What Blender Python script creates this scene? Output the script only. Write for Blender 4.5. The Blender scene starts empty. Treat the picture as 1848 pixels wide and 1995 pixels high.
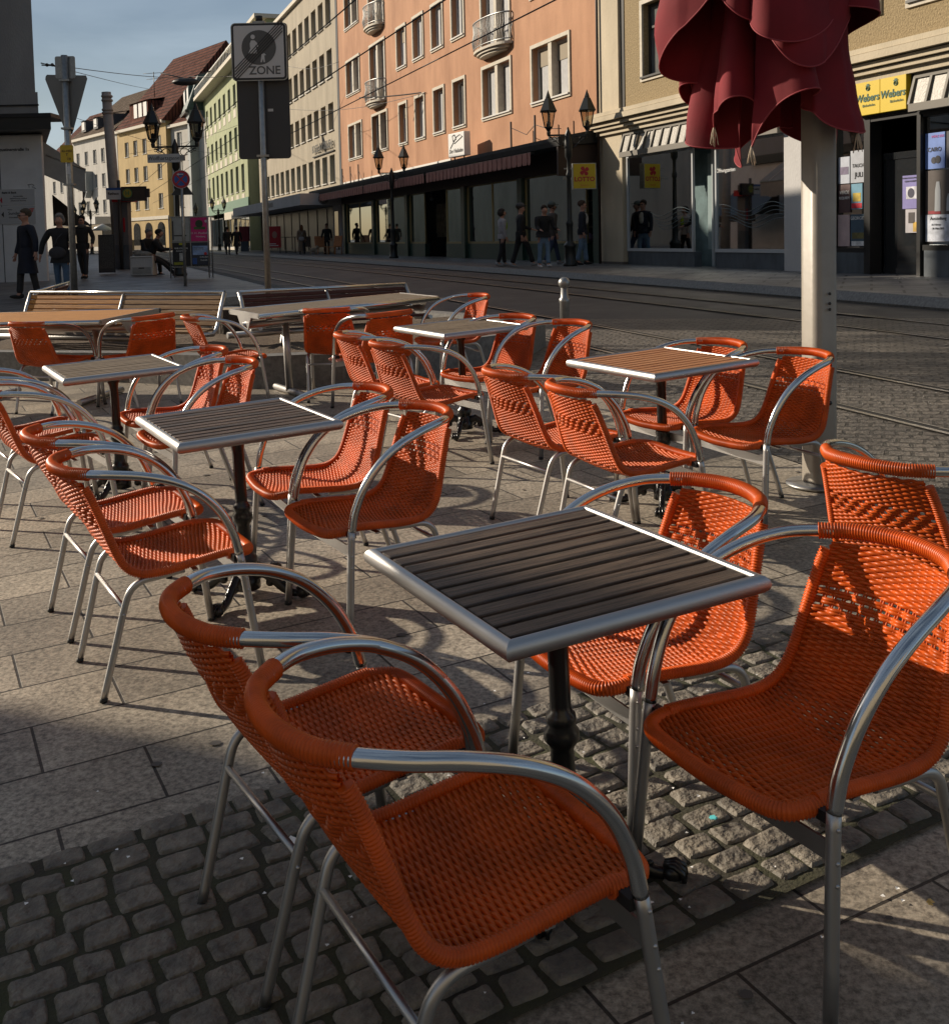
import bpy, bmesh, math, random
import numpy as np
from mathutils import Vector, Matrix
random.seed(7); rng = np.random.RandomState(3)
PI = math.pi; R = math.radians
SC = bpy.context.scene
COL = SC.collection
# ------------------------------------------------------------------ camera
F, PPY, HOR, ROLL, H0 = 2128.0, 590.0, 458.0, -0.022, 1.553     # focal and horizon of an 1848 px wide frame
PIT = math.atan((PPY - HOR) / F)
_f = np.array([0, math.cos(PIT), -math.sin(PIT)]); _u = np.array([0, math.sin(PIT), math.cos(PIT)]); _r = np.array([1.0, 0, 0])
RT = _r * math.cos(ROLL) + _u * math.sin(ROLL); UP = -_r * math.sin(ROLL) + _u * math.cos(ROLL)
cd = bpy.data.cameras.new('camera'); cam = bpy.data.objects.new('camera', cd); COL.objects.link(cam); SC.camera = cam
cd.sensor_fit = 'HORIZONTAL'; cd.sensor_width = 36; cd.lens = 36 * F / 1848
cd.shift_x = 0; cd.shift_y = -(997.5 - PPY) / 1848; cd.clip_start = .05; cd.clip_end = 2000
M = Matrix(((RT[0], UP[0], -_f[0]), (RT[1], UP[1], -_f[1]), (RT[2], UP[2], -_f[2]))).to_4x4()
M.translation = Vector((0, 0, H0)); cam.matrix_world = M
SC.render.resolution_x = 948; SC.render.resolution_y = 1024
# ------------------------------------------------------------------ light
SUN_AZ = math.atan2(.397, -.918); SUN_EL = R(24.0)
SC.view_settings.view_transform = 'Standard'; SC.view_settings.look = 'None'
SC.view_settings.exposure = 0.2; SC.view_settings.gamma = 1
w = bpy.data.worlds.new('World'); SC.world = w; w.use_nodes = True
nt = w.node_tree; nt.nodes.clear()
sky = nt.nodes.new('ShaderNodeTexSky'); sky.sky_type = 'NISHITA'; sky.sun_disc = False
sky.sun_elevation = SUN_EL; sky.sun_rotation = PI / 2 - SUN_AZ
sky.air_density = 1.0; sky.dust_density = 1.3; sky.ozone_density = 2.0
bg = nt.nodes.new('ShaderNodeBackground'); bg.inputs['Strength'].default_value = .058
wo = nt.nodes.new('ShaderNodeOutputWorld')
tc = nt.nodes.new('ShaderNodeTexCoord'); mp = nt.nodes.new('ShaderNodeMapping'); mp.inputs['Scale'].default_value = (1.2, 1.2, 7)
nz = nt.nodes.new('ShaderNodeTexNoise'); nz.inputs['Scale'].default_value = 1.6; nz.inputs['Detail'].default_value = 6; nz.inputs['Distortion'].default_value = .6
cr = nt.nodes.new('ShaderNodeValToRGB'); cr.color_ramp.elements[0].position = .40; cr.color_ramp.elements[1].position = .72
cr.color_ramp.elements[0].color = (0, 0, 0, 1); cr.color_ramp.elements[1].color = (.55, .55, .55, 1)
mx = nt.nodes.new('ShaderNodeMixRGB'); mx.inputs['Color2'].default_value = (8.0, 9.6, 11.0, 1)
L = nt.links.new
L(tc.outputs['Generated'], mp.inputs['Vector']); L(mp.outputs[0], nz.inputs['Vector']); L(nz.outputs['Fac'], cr.inputs[0])
L(cr.outputs[0], mx.inputs['Fac']); L(sky.outputs[0], mx.inputs['Color1']); L(mx.outputs[0], bg.inputs['Color']); L(bg.outputs[0], wo.inputs[0])
sl = bpy.data.lights.new('sun', 'SUN'); sun = bpy.data.objects.new('sun', sl); COL.objects.link(sun)
sl.energy = 5.0; sl.angle = R(.55); sl.color = (1.0, .87, .70)
sd = Vector((math.cos(SUN_AZ) * math.cos(SUN_EL), math.sin(SUN_AZ) * math.cos(SUN_EL), math.sin(SUN_EL)))
sun.rotation_euler = sd.to_track_quat('Z', 'Y').to_euler()

# ------------------------------------------------------------------ placing helpers
def ray(px, py):
    d = _f * F + RT * (px - 924) - UP * (py - PPY); return d / d[1]
def at(px, py, dep):
    return Vector(np.array([0, 0, H0]) + ray(px, py) * dep)
def zg(x, y):
    l = .027 * x + .030 * y
    return l if l < .3 else .3 + .27 * (1 - math.exp(-(l - .3) / .27))
def gp(px, dep, dz=0.0):
    x = (px - 924) / F * dep; return Vector((x, dep, zg(x, dep) + dz))
def GR(px, py, dz=0.0):
    d = ray(px, py); lo, hi = .3, 400.0
    for _ in range(60):
        m = (lo + hi) / 2
        if H0 + d[2] * m - zg(d[0] * m, m) - dz > 0: lo = m
        else: hi = m
    return Vector((d[0] * lo, lo, H0 + d[2] * lo))
US = Vector((-.3441, .9389)); NS = Vector((.9389, .3441))        # along the street, across it
def st(n, s):                                                     # street coordinates -> xy
    return (NS.x * n + US.x * s, NS.y * n + US.y * s)

# ------------------------------------------------------------------ materials
MATS = {}
def mat(name, col, rough=.6, metal=0.0, var=0.0, vscale=8.0, bump=0.0, bscale=60.0, spec=.5, transl=0.0, col2=None, stretch=(1, 1, 1), detail=4, bdist=.01, alpha=1, coat=0, rvar=0):
    m = bpy.data.materials.new(name); m.use_nodes = True; n = m.node_tree; P = n.nodes['Principled BSDF']
    P.inputs['Roughness'].default_value = rough; P.inputs['Metallic'].default_value = metal
    P.inputs['Specular IOR Level'].default_value = spec; P.inputs['Coat Weight'].default_value = coat
    P.inputs['Base Color'].default_value = (*col, 1)
    if var or bump or col2 or rvar:
        t = n.nodes.new('ShaderNodeTexCoord'); mpp = n.nodes.new('ShaderNodeMapping'); mpp.inputs['Scale'].default_value = stretch
        n.links.new(t.outputs['Object'], mpp.inputs[0])
    if var or col2:
        z = n.nodes.new('ShaderNodeTexNoise'); z.inputs['Scale'].default_value = vscale; z.inputs['Detail'].default_value = detail; z.inputs['Roughness'].default_value = .6
        n.links.new(mpp.outputs[0], z.inputs['Vector'])
        r = n.nodes.new('ShaderNodeValToRGB'); r.color_ramp.elements[0].position = .32; r.color_ramp.elements[1].position = .68
        c2 = col2 or tuple(min(1, c * (1 + var)) for c in col); c1 = col if col2 else tuple(c * (1 - var) for c in col)
        r.color_ramp.elements[0].color = (*c1, 1); r.color_ramp.elements[1].color = (*c2, 1)
        n.links.new(z.outputs['Fac'], r.inputs[0]); n.links.new(r.outputs[0], P.inputs['Base Color'])
    if rvar:
        z3 = n.nodes.new('ShaderNodeTexNoise'); z3.inputs['Scale'].default_value = vscale * 1.7; z3.inputs['Detail'].default_value = 5
        n.links.new(mpp.outputs[0], z3.inputs['Vector'])
        mr = n.nodes.new('ShaderNodeMapRange'); mr.inputs['To Min'].default_value = max(0, rough - rvar); mr.inputs['To Max'].default_value = rough + rvar
        n.links.new(z3.outputs['Fac'], mr.inputs['Value']); n.links.new(mr.outputs[0], P.inputs['Roughness'])
    if bump:
        z2 = n.nodes.new('ShaderNodeTexNoise'); z2.inputs['Scale'].default_value = bscale; z2.inputs['Detail'].default_value = 5
        n.links.new(mpp.outputs[0], z2.inputs['Vector'])
        b = n.nodes.new('ShaderNodeBump'); b.inputs['Strength'].default_value = bump; b.inputs['Distance'].default_value = bdist
        n.links.new(z2.outputs['Fac'], b.inputs['Height']); n.links.new(b.outputs[0], P.inputs['Normal'])
    if transl:
        tr = n.nodes.new('ShaderNodeBsdfTranslucent'); tr.inputs['Color'].default_value = (min(1, col[0] * 1.5), col[1] * .8, col[2] * .5, 1)
        ms = n.nodes.new('ShaderNodeMixShader'); ms.inputs[0].default_value = transl
        o = n.nodes['Material Output']; n.links.new(P.outputs[0], ms.inputs[1]); n.links.new(tr.outputs[0], ms.inputs[2]); n.links.new(ms.outputs[0], o.inputs[0])
    MATS[name] = m; return m
def glassmat(name, tint=(.8, .85, .85), refl=.12):
    m = bpy.data.materials.new(name); m.use_nodes = True; n = m.node_tree; n.nodes.clear()
    o = n.nodes.new('ShaderNodeOutputMaterial'); t = n.nodes.new('ShaderNodeBsdfTransparent'); t.inputs[0].default_value = (*tint, 1)
    g = n.nodes.new('ShaderNodeBsdfGlossy'); g.inputs['Roughness'].default_value = .02; g.inputs['Color'].default_value = (.55, .6, .63, 1)
    fr = n.nodes.new('ShaderNodeFresnel'); fr.inputs[0].default_value = 1.5
    ad = n.nodes.new('ShaderNodeMath'); ad.operation = 'ADD'; ad.inputs[1].default_value = refl
    ms = n.nodes.new('ShaderNodeMixShader'); n.links.new(fr.outputs[0], ad.inputs[0]); n.links.new(ad.outputs[0], ms.inputs[0])
    n.links.new(t.outputs[0], ms.inputs[1]); n.links.new(g.outputs[0], ms.inputs[2]); n.links.new(ms.outputs[0], o.inputs[0]); return m
def brickmat(name, c1, c2, mortar, bw, rh, ms, rot, bump=.6, bdist=.012, rough=.7, speck=.35, squash=1.0, spec=.5, off=.5, distort=0.0, sbump=.25, stain=.35, sscale=110.0, damp=0.0):
    m = bpy.data.materials.new(name); m.use_nodes = True; n = m.node_tree; P = n.nodes['Principled BSDF']; k = n.links.new
    t = n.nodes.new('ShaderNodeTexCoord'); mpp = n.nodes.new('ShaderNodeMapping'); mpp.inputs['Rotation'].default_value = (0, 0, rot); P.inputs['Specular IOR Level'].default_value = spec
    k(t.outputs['Object'], mpp.inputs[0]); vec = mpp.outputs[0]
    if distort:
        z = n.nodes.new('ShaderNodeTexNoise'); z.inputs['Scale'].default_value = 5; z.inputs['Detail'].default_value = 3; k(vec, z.inputs['Vector'])
        sb = n.nodes.new('ShaderNodeVectorMath'); sb.operation = 'SUBTRACT'; sb.inputs[1].default_value = (.5, .5, .5); k(z.outputs['Color'], sb.inputs[0])
        sc_ = n.nodes.new('ShaderNodeVectorMath'); sc_.operation = 'SCALE'; sc_.inputs['Scale'].default_value = distort; k(sb.outputs[0], sc_.inputs[0])
        ad = n.nodes.new('ShaderNodeVectorMath'); k(vec, ad.inputs[0]); k(sc_.outputs[0], ad.inputs[1]); vec = ad.outputs[0]
    b = n.nodes.new('ShaderNodeTexBrick'); b.offset = off; b.squash = squash
    for kk, v in (('Scale', 1), ('Mortar Size', ms), ('Mortar Smooth', .25), ('Bias', 0), ('Brick Width', bw), ('Row Height', rh)): b.inputs[kk].default_value = v
    b.inputs['Color1'].default_value = (*c1, 1); b.inputs['Color2'].default_value = (*c2, 1); b.inputs['Mortar'].default_value = (*mortar, 1)
    k(vec, b.inputs['Vector'])
    z1 = n.nodes.new('ShaderNodeTexNoise'); z1.inputs['Scale'].default_value = sscale; z1.inputs['Detail'].default_value = 4; z1.inputs['Roughness'].default_value = .75; k(t.outputs['Object'], z1.inputs['Vector'])
    z2 = n.nodes.new('ShaderNodeTexNoise'); z2.inputs['Scale'].default_value = 1.3; z2.inputs['Detail'].default_value = 6; z2.inputs['Roughness'].default_value = .65; k(t.outputs['Object'], z2.inputs['Vector'])
    r1 = n.nodes.new('ShaderNodeMapRange'); r1.inputs['From Min'].default_value = .35; r1.inputs['From Max'].default_value = .65; r1.inputs['To Min'].default_value = 1 - speck; r1.inputs['To Max'].default_value = 1 + speck; k(z1.outputs['Fac'], r1.inputs['Value'])
    r2 = n.nodes.new('ShaderNodeMapRange'); r2.inputs['From Min'].default_value = .3; r2.inputs['From Max'].default_value = .7; r2.inputs['To Min'].default_value = 1 - stain; r2.inputs['To Max'].default_value = 1 + stain * .6; k(z2.outputs['Fac'], r2.inputs['Value'])
    mm = n.nodes.new('ShaderNodeMath'); mm.operation = 'MULTIPLY'; k(r1.outputs[0], mm.inputs[0]); k(r2.outputs[0], mm.inputs[1])
    mc = n.nodes.new('ShaderNodeVectorMath'); mc.operation = 'SCALE'; k(b.outputs['Color'], mc.inputs[0]); k(mm.outputs[0], mc.inputs['Scale']); k(mc.outputs[0], P.inputs['Base Color'])
    inv = n.nodes.new('ShaderNodeMath'); inv.operation = 'MULTIPLY_ADD'; inv.inputs[1].default_value = -1; inv.inputs[2].default_value = 1; k(b.outputs['Fac'], inv.inputs[0])
    z3 = n.nodes.new('ShaderNodeTexNoise'); z3.inputs['Scale'].default_value = 28; z3.inputs['Detail'].default_value = 5; k(t.outputs['Object'], z3.inputs['Vector'])
    ma = n.nodes.new('ShaderNodeMath'); ma.operation = 'MULTIPLY_ADD'; ma.inputs[1].default_value = sbump; k(z3.outputs['Fac'], ma.inputs[0]); k(inv.outputs[0], ma.inputs[2])
    ma2 = n.nodes.new('ShaderNodeMath'); ma2.operation = 'MULTIPLY_ADD'; ma2.inputs[1].default_value = sbump * .35; k(z1.outputs['Fac'], ma2.inputs[0]); k(ma.outputs[0], ma2.inputs[2])
    bp = n.nodes.new('ShaderNodeBump'); bp.inputs['Strength'].default_value = bump; bp.inputs['Distance'].default_value = bdist; k(ma2.outputs[0], bp.inputs['Height']); k(bp.outputs[0], P.inputs['Normal'])
    r3 = n.nodes.new('ShaderNodeMapRange'); r3.inputs['To Min'].default_value = rough + .15; r3.inputs['To Max'].default_value = rough - .2; k(z2.outputs['Fac'], r3.inputs['Value']); k(r3.outputs[0], P.inputs['Roughness'])
    MATS[name] = m; return m
def woodmat(name, c1, c2, rough=.55, ax=0, scale=1.0):
    m = bpy.data.materials.new(name); m.use_nodes = True; n = m.node_tree; P = n.nodes['Principled BSDF']; k = n.links.new
    t = n.nodes.new('ShaderNodeTexCoord'); mpp = n.nodes.new('ShaderNodeMapping'); s = [60 * scale] * 3; s[ax] = 3.0 * scale; mpp.inputs['Scale'].default_value = s
    k(t.outputs['Object'], mpp.inputs[0]); z = n.nodes.new('ShaderNodeTexNoise'); z.inputs['Scale'].default_value = 1.6; z.inputs['Detail'].default_value = 6; z.inputs['Roughness'].default_value = .7; z.inputs['Distortion'].default_value = .5
    k(mpp.outputs[0], z.inputs['Vector'])
    r = n.nodes.new('ShaderNodeValToRGB'); r.color_ramp.elements[0].position = .35; r.color_ramp.elements[1].position = .66; r.color_ramp.elements[0].color = (*c1, 1); r.color_ramp.elements[1].color = (*c2, 1)
    k(z.outputs['Fac'], r.inputs[0]); k(r.outputs[0], P.inputs['Base Color']); P.inputs['Roughness'].default_value = rough
    b = n.nodes.new('ShaderNodeBump'); b.inputs['Strength'].default_value = .9; b.inputs['Distance'].default_value = .004; k(z.outputs['Fac'], b.inputs['Height']); k(b.outputs[0], P.inputs['Normal'])
    return m

m_rattan = mat('rattan', (.62, .10, .008), .40, var=.28, vscale=7, transl=.12, spec=.32)
m_rim = mat('rattan_wrap', (.62, .095, .008), .40, var=.22, vscale=11, spec=.35)
for m_ in (m_rattan, m_rim):
    n_ = m_.node_tree; P_ = n_.nodes['Principled BSDF']; src = P_.inputs['Base Color'].links[0].from_socket
    oi = n_.nodes.new('ShaderNodeObjectInfo'); mr_ = n_.nodes.new('ShaderNodeMapRange'); mr_.inputs['To Min'].default_value = .86; mr_.inputs['To Max'].default_value = 1.08
    vm = n_.nodes.new('ShaderNodeVectorMath'); vm.operation = 'SCALE'; n_.links.new(oi.outputs['Random'], mr_.inputs['Value']); n_.links.new(src, vm.inputs[0]); n_.links.new(mr_.outputs[0], vm.inputs['Scale']); n_.links.new(vm.outputs[0], P_.inputs['Base Color'])
m_alu = mat('aluminium', (.62, .62, .61), .2, 1.0, bump=.06, bscale=40, rvar=.08, vscale=6, bdist=.003)
m_alud = mat('aluminium_satin', (.50, .49, .48), .43, 1.0, rvar=.08, vscale=5)
m_iron = mat('black_iron', (.012, .012, .012), .28, 0, bump=.25, bscale=60, spec=.6, bdist=.004)
m_black = mat('black_rubber', (.012, .012, .012), .6)
m_lampm = mat('lamp_paint', (.012, .014, .014), .4, bump=.15, bscale=30)
m_steel = mat('galvanised_steel', (.33, .33, .32), .42, .85, var=.15, vscale=20)
W_dark = woodmat('dark_wood', (.020, .013, .009), (.17, .105, .066), .5)
W_dark2 = woodmat('dark_brown_wood', (.035, .019, .010), (.24, .125, .070), .45); W_dark3 = woodmat('black_brown_wood', (.014, .010, .008), (.13, .09, .062), .5)
W_orange = woodmat('orange_wood', (.30, .11, .04), (.50, .22, .09), .42)  # on table slats: orange light on the wood is put into the colour
W_grey = woodmat('grey_wood', (.10, .072, .045), (.31, .235, .15), .55)  # on small tables: grey sheen of grazing reflections is put into the colour
W_gold = woodmat('sunlit_gold_wood', (.28, .11, .022), (.58, .27, .065), .75)  # sunlight on the slats is put into this gold tone
W_dull = woodmat('dull_wood', (.15, .085, .04), (.36, .22, .11), .85)
W_maroon = woodmat('maroon_wood', (.05, .014, .010), (.11, .034, .024), .8)

# ------------------------------------------------------------------ mesh building
class B:
    def __init__(s): s.v = []; s.f = []; s.sm = []
    def add(s, v, f, smooth=False):
        o = len(s.v); s.v.extend([tuple(map(float, p)) for p in v]); s.f.extend([tuple(i + o for i in q) for q in f]); s.sm.extend([smooth] * len(f)); return s
    def box(s, c, d, rot=None, M=None):
        x, y, z = [k / 2 for k in d]
        v = [Vector(p) for p in ((-x, -y, -z), (x, -y, -z), (x, y, -z), (-x, y, -z), (-x, -y, z), (x, -y, z), (x, y, z), (-x, y, z))]
        if rot is not None:
            q = Matrix.Rotation(rot[2], 3, 'Z') @ Matrix.Rotation(rot[1], 3, 'Y') @ Matrix.Rotation(rot[0], 3, 'X'); v = [q @ p for p in v]
        v = [p + Vector(c) for p in v]
        return s.add(v, [(0, 3, 2, 1), (4, 5, 6, 7), (0, 1, 5, 4), (1, 2, 6, 5), (2, 3, 7, 6), (3, 0, 4, 7)])
    def bb(s, x0, x1, y0, y1, z0, z1):
        return s.box(((x0 + x1) / 2, (y0 + y1) / 2, (z0 + z1) / 2), (abs(x1 - x0), abs(y1 - y0), abs(z1 - z0)))
    def quad(s, a, b, c, d): return s.add([a, b, c, d], [(0, 1, 2, 3)])
    def tube(s, path, r, n=10, caps=True, flat=1.0, smooth=True, ref=(0, 0, 1)):
        P = [Vector(p) for p in path]; N = len(P); rr = r if hasattr(r, '__len__') else [r] * N
        T = [(P[min(i + 1, N - 1)] - P[max(i - 1, 0)]).normalized() for i in range(N)]
        rf = Vector(ref); a = rf - T[0] * rf.dot(T[0])
        if a.length < 1e-3: a = Vector((1, 0, 0)) - T[0] * T[0].x
        a.normalize(); vs = []
        for i in range(N):
            a = (a - T[i] * a.dot(T[i])).normalized(); b = T[i].cross(a)
            for k in range(n):
                t = 2 * PI * k / n; vs.append(P[i] + a * (math.cos(t) * rr[i]) + b * (math.sin(t) * rr[i] * flat))
        fs = [(i * n + k, i * n + (k + 1) % n, (i + 1) * n + (k + 1) % n, (i + 1) * n + k) for i in range(N - 1) for k in range(n)]
        s.add(vs, fs, smooth)
        if caps:
            o = len(s.v) - N * n
            s.f += [tuple(o + k for k in range(n))[::-1], tuple(o + (N - 1) * n + k for k in range(n))]; s.sm += [False, False]
        return s
    def lathe(s, prof, c=(0, 0, 0), n=20, ax='z', smooth=True, flute=0, fl=(0, 0)):
        vs = []; cx, cy, cz = c
        for (r, z) in prof:
            for k in range(n):
                t = 2 * PI * k / n; q = r
                if flute and fl[0] <= z <= fl[1] and k % 2: q = r * (1 - flute)
                vs.append((cx + q * math.cos(t), cy + q * math.sin(t), cz + z) if ax == 'z' else (cx + q * math.cos(t), cy + z, cz + q * math.sin(t)))
        m = len(prof)
        s.add(vs, [(i * n + k, i * n + (k + 1) % n, (i + 1) * n + (k + 1) % n, (i + 1) * n + k) for i in range(m - 1) for k in range(n)], smooth)
        o = len(s.v) - m * n; s.f += [tuple(o + k for k in range(n))[::-1], tuple(o + (m - 1) * n + k for k in range(n))]; s.sm += [False, False]
        return s
    def ball(s, c, r, n=10, m=6, sc=(1, 1, 1)):
        prof = [(max(1e-4, math.sin(PI * i / m)), -math.cos(PI * i / m)) for i in range(m + 1)]
        vs = []
        for (q, z) in prof:
            for k in range(n): t = 2 * PI * k / n; vs.append((c[0] + r * sc[0] * q * math.cos(t), c[1] + r * sc[1] * q * math.sin(t), c[2] + r * sc[2] * z))
        return s.add(vs, [(i * n + k, i * n + (k + 1) % n, (i + 1) * n + (k + 1) % n, (i + 1) * n + k) for i in range(m) for k in range(n)], True)
    def prism(s, poly, y0, y1, plane='xz'):
        n = len(poly)
        def P(p, y): return (p[0], y, p[1]) if plane == 'xz' else ((p[0], p[1], y) if plane == 'xy' else (y, p[0], p[1]))
        s.add([P(p, y0) for p in poly] + [P(p, y1) for p in poly], [tuple(range(n)), tuple(range(n, 2 * n))[::-1]] + [(i, (i + 1) % n, n + (i + 1) % n, n + i) for i in range(n)])
        return s
    def mesh(s, name):
        me = bpy.data.meshes.new(name); me.from_pydata(s.v, [], s.f); me.polygons.foreach_set('use_smooth', s.sm); me.update(); return me
    def obj(s, name, m, parent=None, fix=False, bevel=0, **tags):
        me = s.mesh(name)
        if fix:
            b = bmesh.new(); b.from_mesh(me); bmesh.ops.recalc_face_normals(b, faces=b.faces); b.to_mesh(me); b.free()
        me.materials.append(m); return link(name, me, parent, bevel=bevel, **tags)
def link(name, me, parent=None, bevel=0, loc=None, rz=None, **tags):
    o = bpy.data.objects.new(name, me); COL.objects.link(o)
    if parent: o.parent = parent
    if loc is not None: o.location = loc
    if rz is not None: o.rotation_euler = (0, 0, rz)
    if bevel:
        md = o.modifiers.new('bevel', 'BEVEL'); md.width = bevel; md.segments = 2; md.limit_method = 'ANGLE'
    for k, v in tags.items(): o[k] = v
    return o
def thing(name, label, cat, loc=(0, 0, 0), rz=0, group=None):
    o = bpy.data.objects.new(name, None); COL.objects.link(o); o.location = loc; o.rotation_euler = (0, 0, rz); o.empty_display_size = .1
    o['label'] = label; o['category'] = cat
    if group: o['group'] = group
    return o
def copy_tree(o, parent=None):
    c = o.copy(); COL.objects.link(c); c.parent = parent
    for ch in KIDS.get(o.name, []): copy_tree(ch, c)
    return c
KIDS = {}
def kids(root):
    KIDS.clear()
    for q in bpy.data.objects:
        if q.parent: KIDS.setdefault(q.parent.name, []).append(q)
def text(body, size, m, parent, loc, rot, name='lettering', ext=.002, align='CENTER', sx=1.0, bold=0.0, shear=0):
    c = bpy.data.curves.new(name, 'FONT'); c.body = body; c.size = size; c.extrude = ext; c.align_x = align; c.align_y = 'CENTER'; c.offset = bold; c.resolution_u = 3; c.shear = shear
    t = bpy.data.objects.new(name, c); COL.objects.link(t); t.data.fill_mode = 'BOTH'
    dg = bpy.context.evaluated_depsgraph_get(); me = bpy.data.meshes.new_from_object(t.evaluated_get(dg)); bpy.data.objects.remove(t); bpy.data.curves.remove(c)
    me.materials.clear(); me.materials.append(m); o = link(name, me, parent); o.location = loc; o.rotation_euler = rot; o.scale = (sx, 1, 1); return o
def spline(pts, n=8):
    P = [np.array(p, float) for p in pts]; P = [2 * P[0] - P[1]] + P + [2 * P[-1] - P[-2]]; out = []
    for i in range(1, len(P) - 2):
        for t in np.linspace(0, 1, n, endpoint=False):
            a, b, c, d = P[i - 1:i + 3]; out.append(.5 * (2 * b + (c - a) * t + (2 * a - 5 * b + 4 * c - d) * t * t + (3 * b - a - 3 * c + d) * t ** 3))
    out.append(P[-2]); return out
def resample(pts, step):
    P = np.array(pts, float); d = np.r_[0, np.cumsum(np.linalg.norm(np.diff(P, axis=0), axis=1))]; n = max(2, int(d[-1] / step)); s = np.linspace(0, d[-1], n)
    return np.stack([np.interp(s, d, P[:, k]) for k in range(P.shape[1])], 1)

# ------------------------------------------------------------------ draped ground sheets
def drape(name, poly, dz, m, step=.7, far=3.0, lim=16, skirt=0, kind='structure'):
    b = bmesh.new(); vs = [b.verts.new((x, y, 0)) for x, y in poly]; b.faces.new(vs)
    xs = [p[0] for p in poly]; ys = [p[1] for p in poly]
    def cuts(a, c):
        out = []; v = a
        while v < c: out.append(v); v += step if abs(v) < lim else far
        return out
    for ax, rngc in ((0, cuts(max(min(xs), -60), min(max(xs), 40))), (1, cuts(max(min(ys), -12), min(max(ys), 130)))):
        for c in rngc:
            no = (1, 0, 0) if ax == 0 else (0, 1, 0); co = (c + .0137, 0, 0) if ax == 0 else (0, c + .0137, 0)
            bmesh.ops.bisect_plane(b, geom=b.verts[:] + b.edges[:] + b.faces[:], plane_co=co, plane_no=no)
    if skirt:
        be = [e for e in b.edges if e.is_boundary]
        r = bmesh.ops.extrude_edge_only(b, edges=be); low = {v for v in r['geom'] if isinstance(v, bmesh.types.BMVert)}
    else: low = set()
    for v in b.verts: v.co.z = zg(v.co.x, v.co.y) + dz - (skirt if v in low else 0)
    bmesh.ops.recalc_face_normals(b, faces=b.faces)
    me = bpy.data.meshes.new(name); b.to_mesh(me); b.free(); me.materials.append(m); return link(name, me, kind=kind)
m_slab = brickmat('granite_slabs', (.37, .32, .25), (.23, .20, .16), (.035, .030, .024), .56, .325, .0048, -R(27.5), bump=.75, bdist=.010, rough=.62, speck=.55, sbump=.35, stain=.4, sscale=60)
m_asph = brickmat('asphalt', (.045, .045, .047), (.055, .054, .054), (.045, .045, .045), 3.0, 2.4, .004, -R(20), bump=.5, rough=.72, speck=.25, stain=.3)
m_sett = brickmat('street_setts', (.16, .14, .118), (.115, .102, .088), (.06, .054, .046), .15, .11, .014, R(20), bump=1.0, bdist=.035, rough=.6, speck=.25, distort=.075, sbump=.6, stain=.35, sscale=40)
m_pave = brickmat('grey_paving', (.18, .172, .165), (.125, .12, .118), (.02, .02, .02), .9, .6, .022, R(20), bump=.5, rough=.5, speck=.15, stain=.35, sscale=50)
m_kerb = mat('kerb_granite', (.17, .165, .155), .6, var=.3, vscale=25, bump=.3, bscale=80)
m_joint = mat('mossy_joint', (.035, .030, .022), .9, col2=(.055, .058, .024), vscale=7, bump=.5, bscale=120, bdist=.01)
m_cob = mat('cobble_granite', (.085, .078, .068), .6, col2=(.24, .21, .165), vscale=16, bump=1.0, bscale=38, bdist=.022, detail=8)
m_rail = mat('rail_steel', (.42, .41, .40), .34, .9, rvar=.1, vscale=3)
m_groove = mat('rail_groove', (.015, .014, .013), .8)
drape('ground', [(-300, -60), (300, -60), (300, 500), (-300, 500)], -.012, m_asph, step=1.5, far=6, lim=40)
drape('plaza_paving', [st(3.78, -12), st(3.78, 13.6), st(-2, 13.6), st(-8.5, 11), st(-9.5, -12)], 0.0, m_slab, step=.8)
drape('street_setts', [st(3.80, -12), st(10.42, -12), st(10.42, 9.5), st(3.80, 15)], -.003, m_sett, step=.8)
# raised pavements with kerbs
drape('right_pavement', [st(10.5, -14), st(14.9, -14), st(14.9, 110), st(10.5, 110)], .10, m_pave, step=1.2, skirt=.2)
cv = [st(3.9, 90), st(3.9, 21.6)] + [st(3.9 - 2.2 * (1 - math.cos(a)), 21.6 - 2.6 * math.sin(a)) for a in np.linspace(.15, PI / 2, 9)] + [st(-10, 19.2), st(-10, 90)]
drape('left_pavement', cv, .09, m_pave, step=1.2, skirt=.2)
kb = B(); kp = [st(3.9, s) for s in np.arange(90, 21.6, -1.5)] + cv[1:-2] + [st(x, 19.1) for x in (0, -2, -4, -6, -8, -10)]
kb.tube([(x, y, zg(x, y) + .03) for x, y in kp], .13, n=4, flat=.6, smooth=False); kb.obj('left_kerb', m_kerb, kind='structure')
kb = B(); kb.tube([(*st(10.44, s), zg(*st(10.44, s)) + .02) for s in np.arange(-14, 110, 2.0)], .13, n=4, flat=.6, smooth=False); kb.obj('right_kerb', m_kerb, kind='structure')
# tram rails
for nn in (5.0, 6.0, 8.16, 9.1):
    g = B(); r = B()
    for s0 in np.arange(-10, 100, 1.0):
        (x0, y0), (x1, y1) = st(nn, s0), st(nn, s0 + 1.0)
        for bb_, w0, w1, dz in ((g, -.055, .065, .004), (r, -.052, -.014, .008), (r, .045, .056, .007)):
            q = [(x0 + NS.x * w0, y0 + NS.y * w0), (x0 + NS.x * w1, y0 + NS.y * w1), (x1 + NS.x * w1, y1 + NS.y * w1), (x1 + NS.x * w0, y1 + NS.y * w0)]
            bb_.add([(x, y, zg(x, y) + dz) for x, y in q], [(0, 1, 2, 3)])
    g.obj('rail_bed', m_groove, kind='structure'); r.obj('tram_rail', m_rail, kind='structure')
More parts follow.
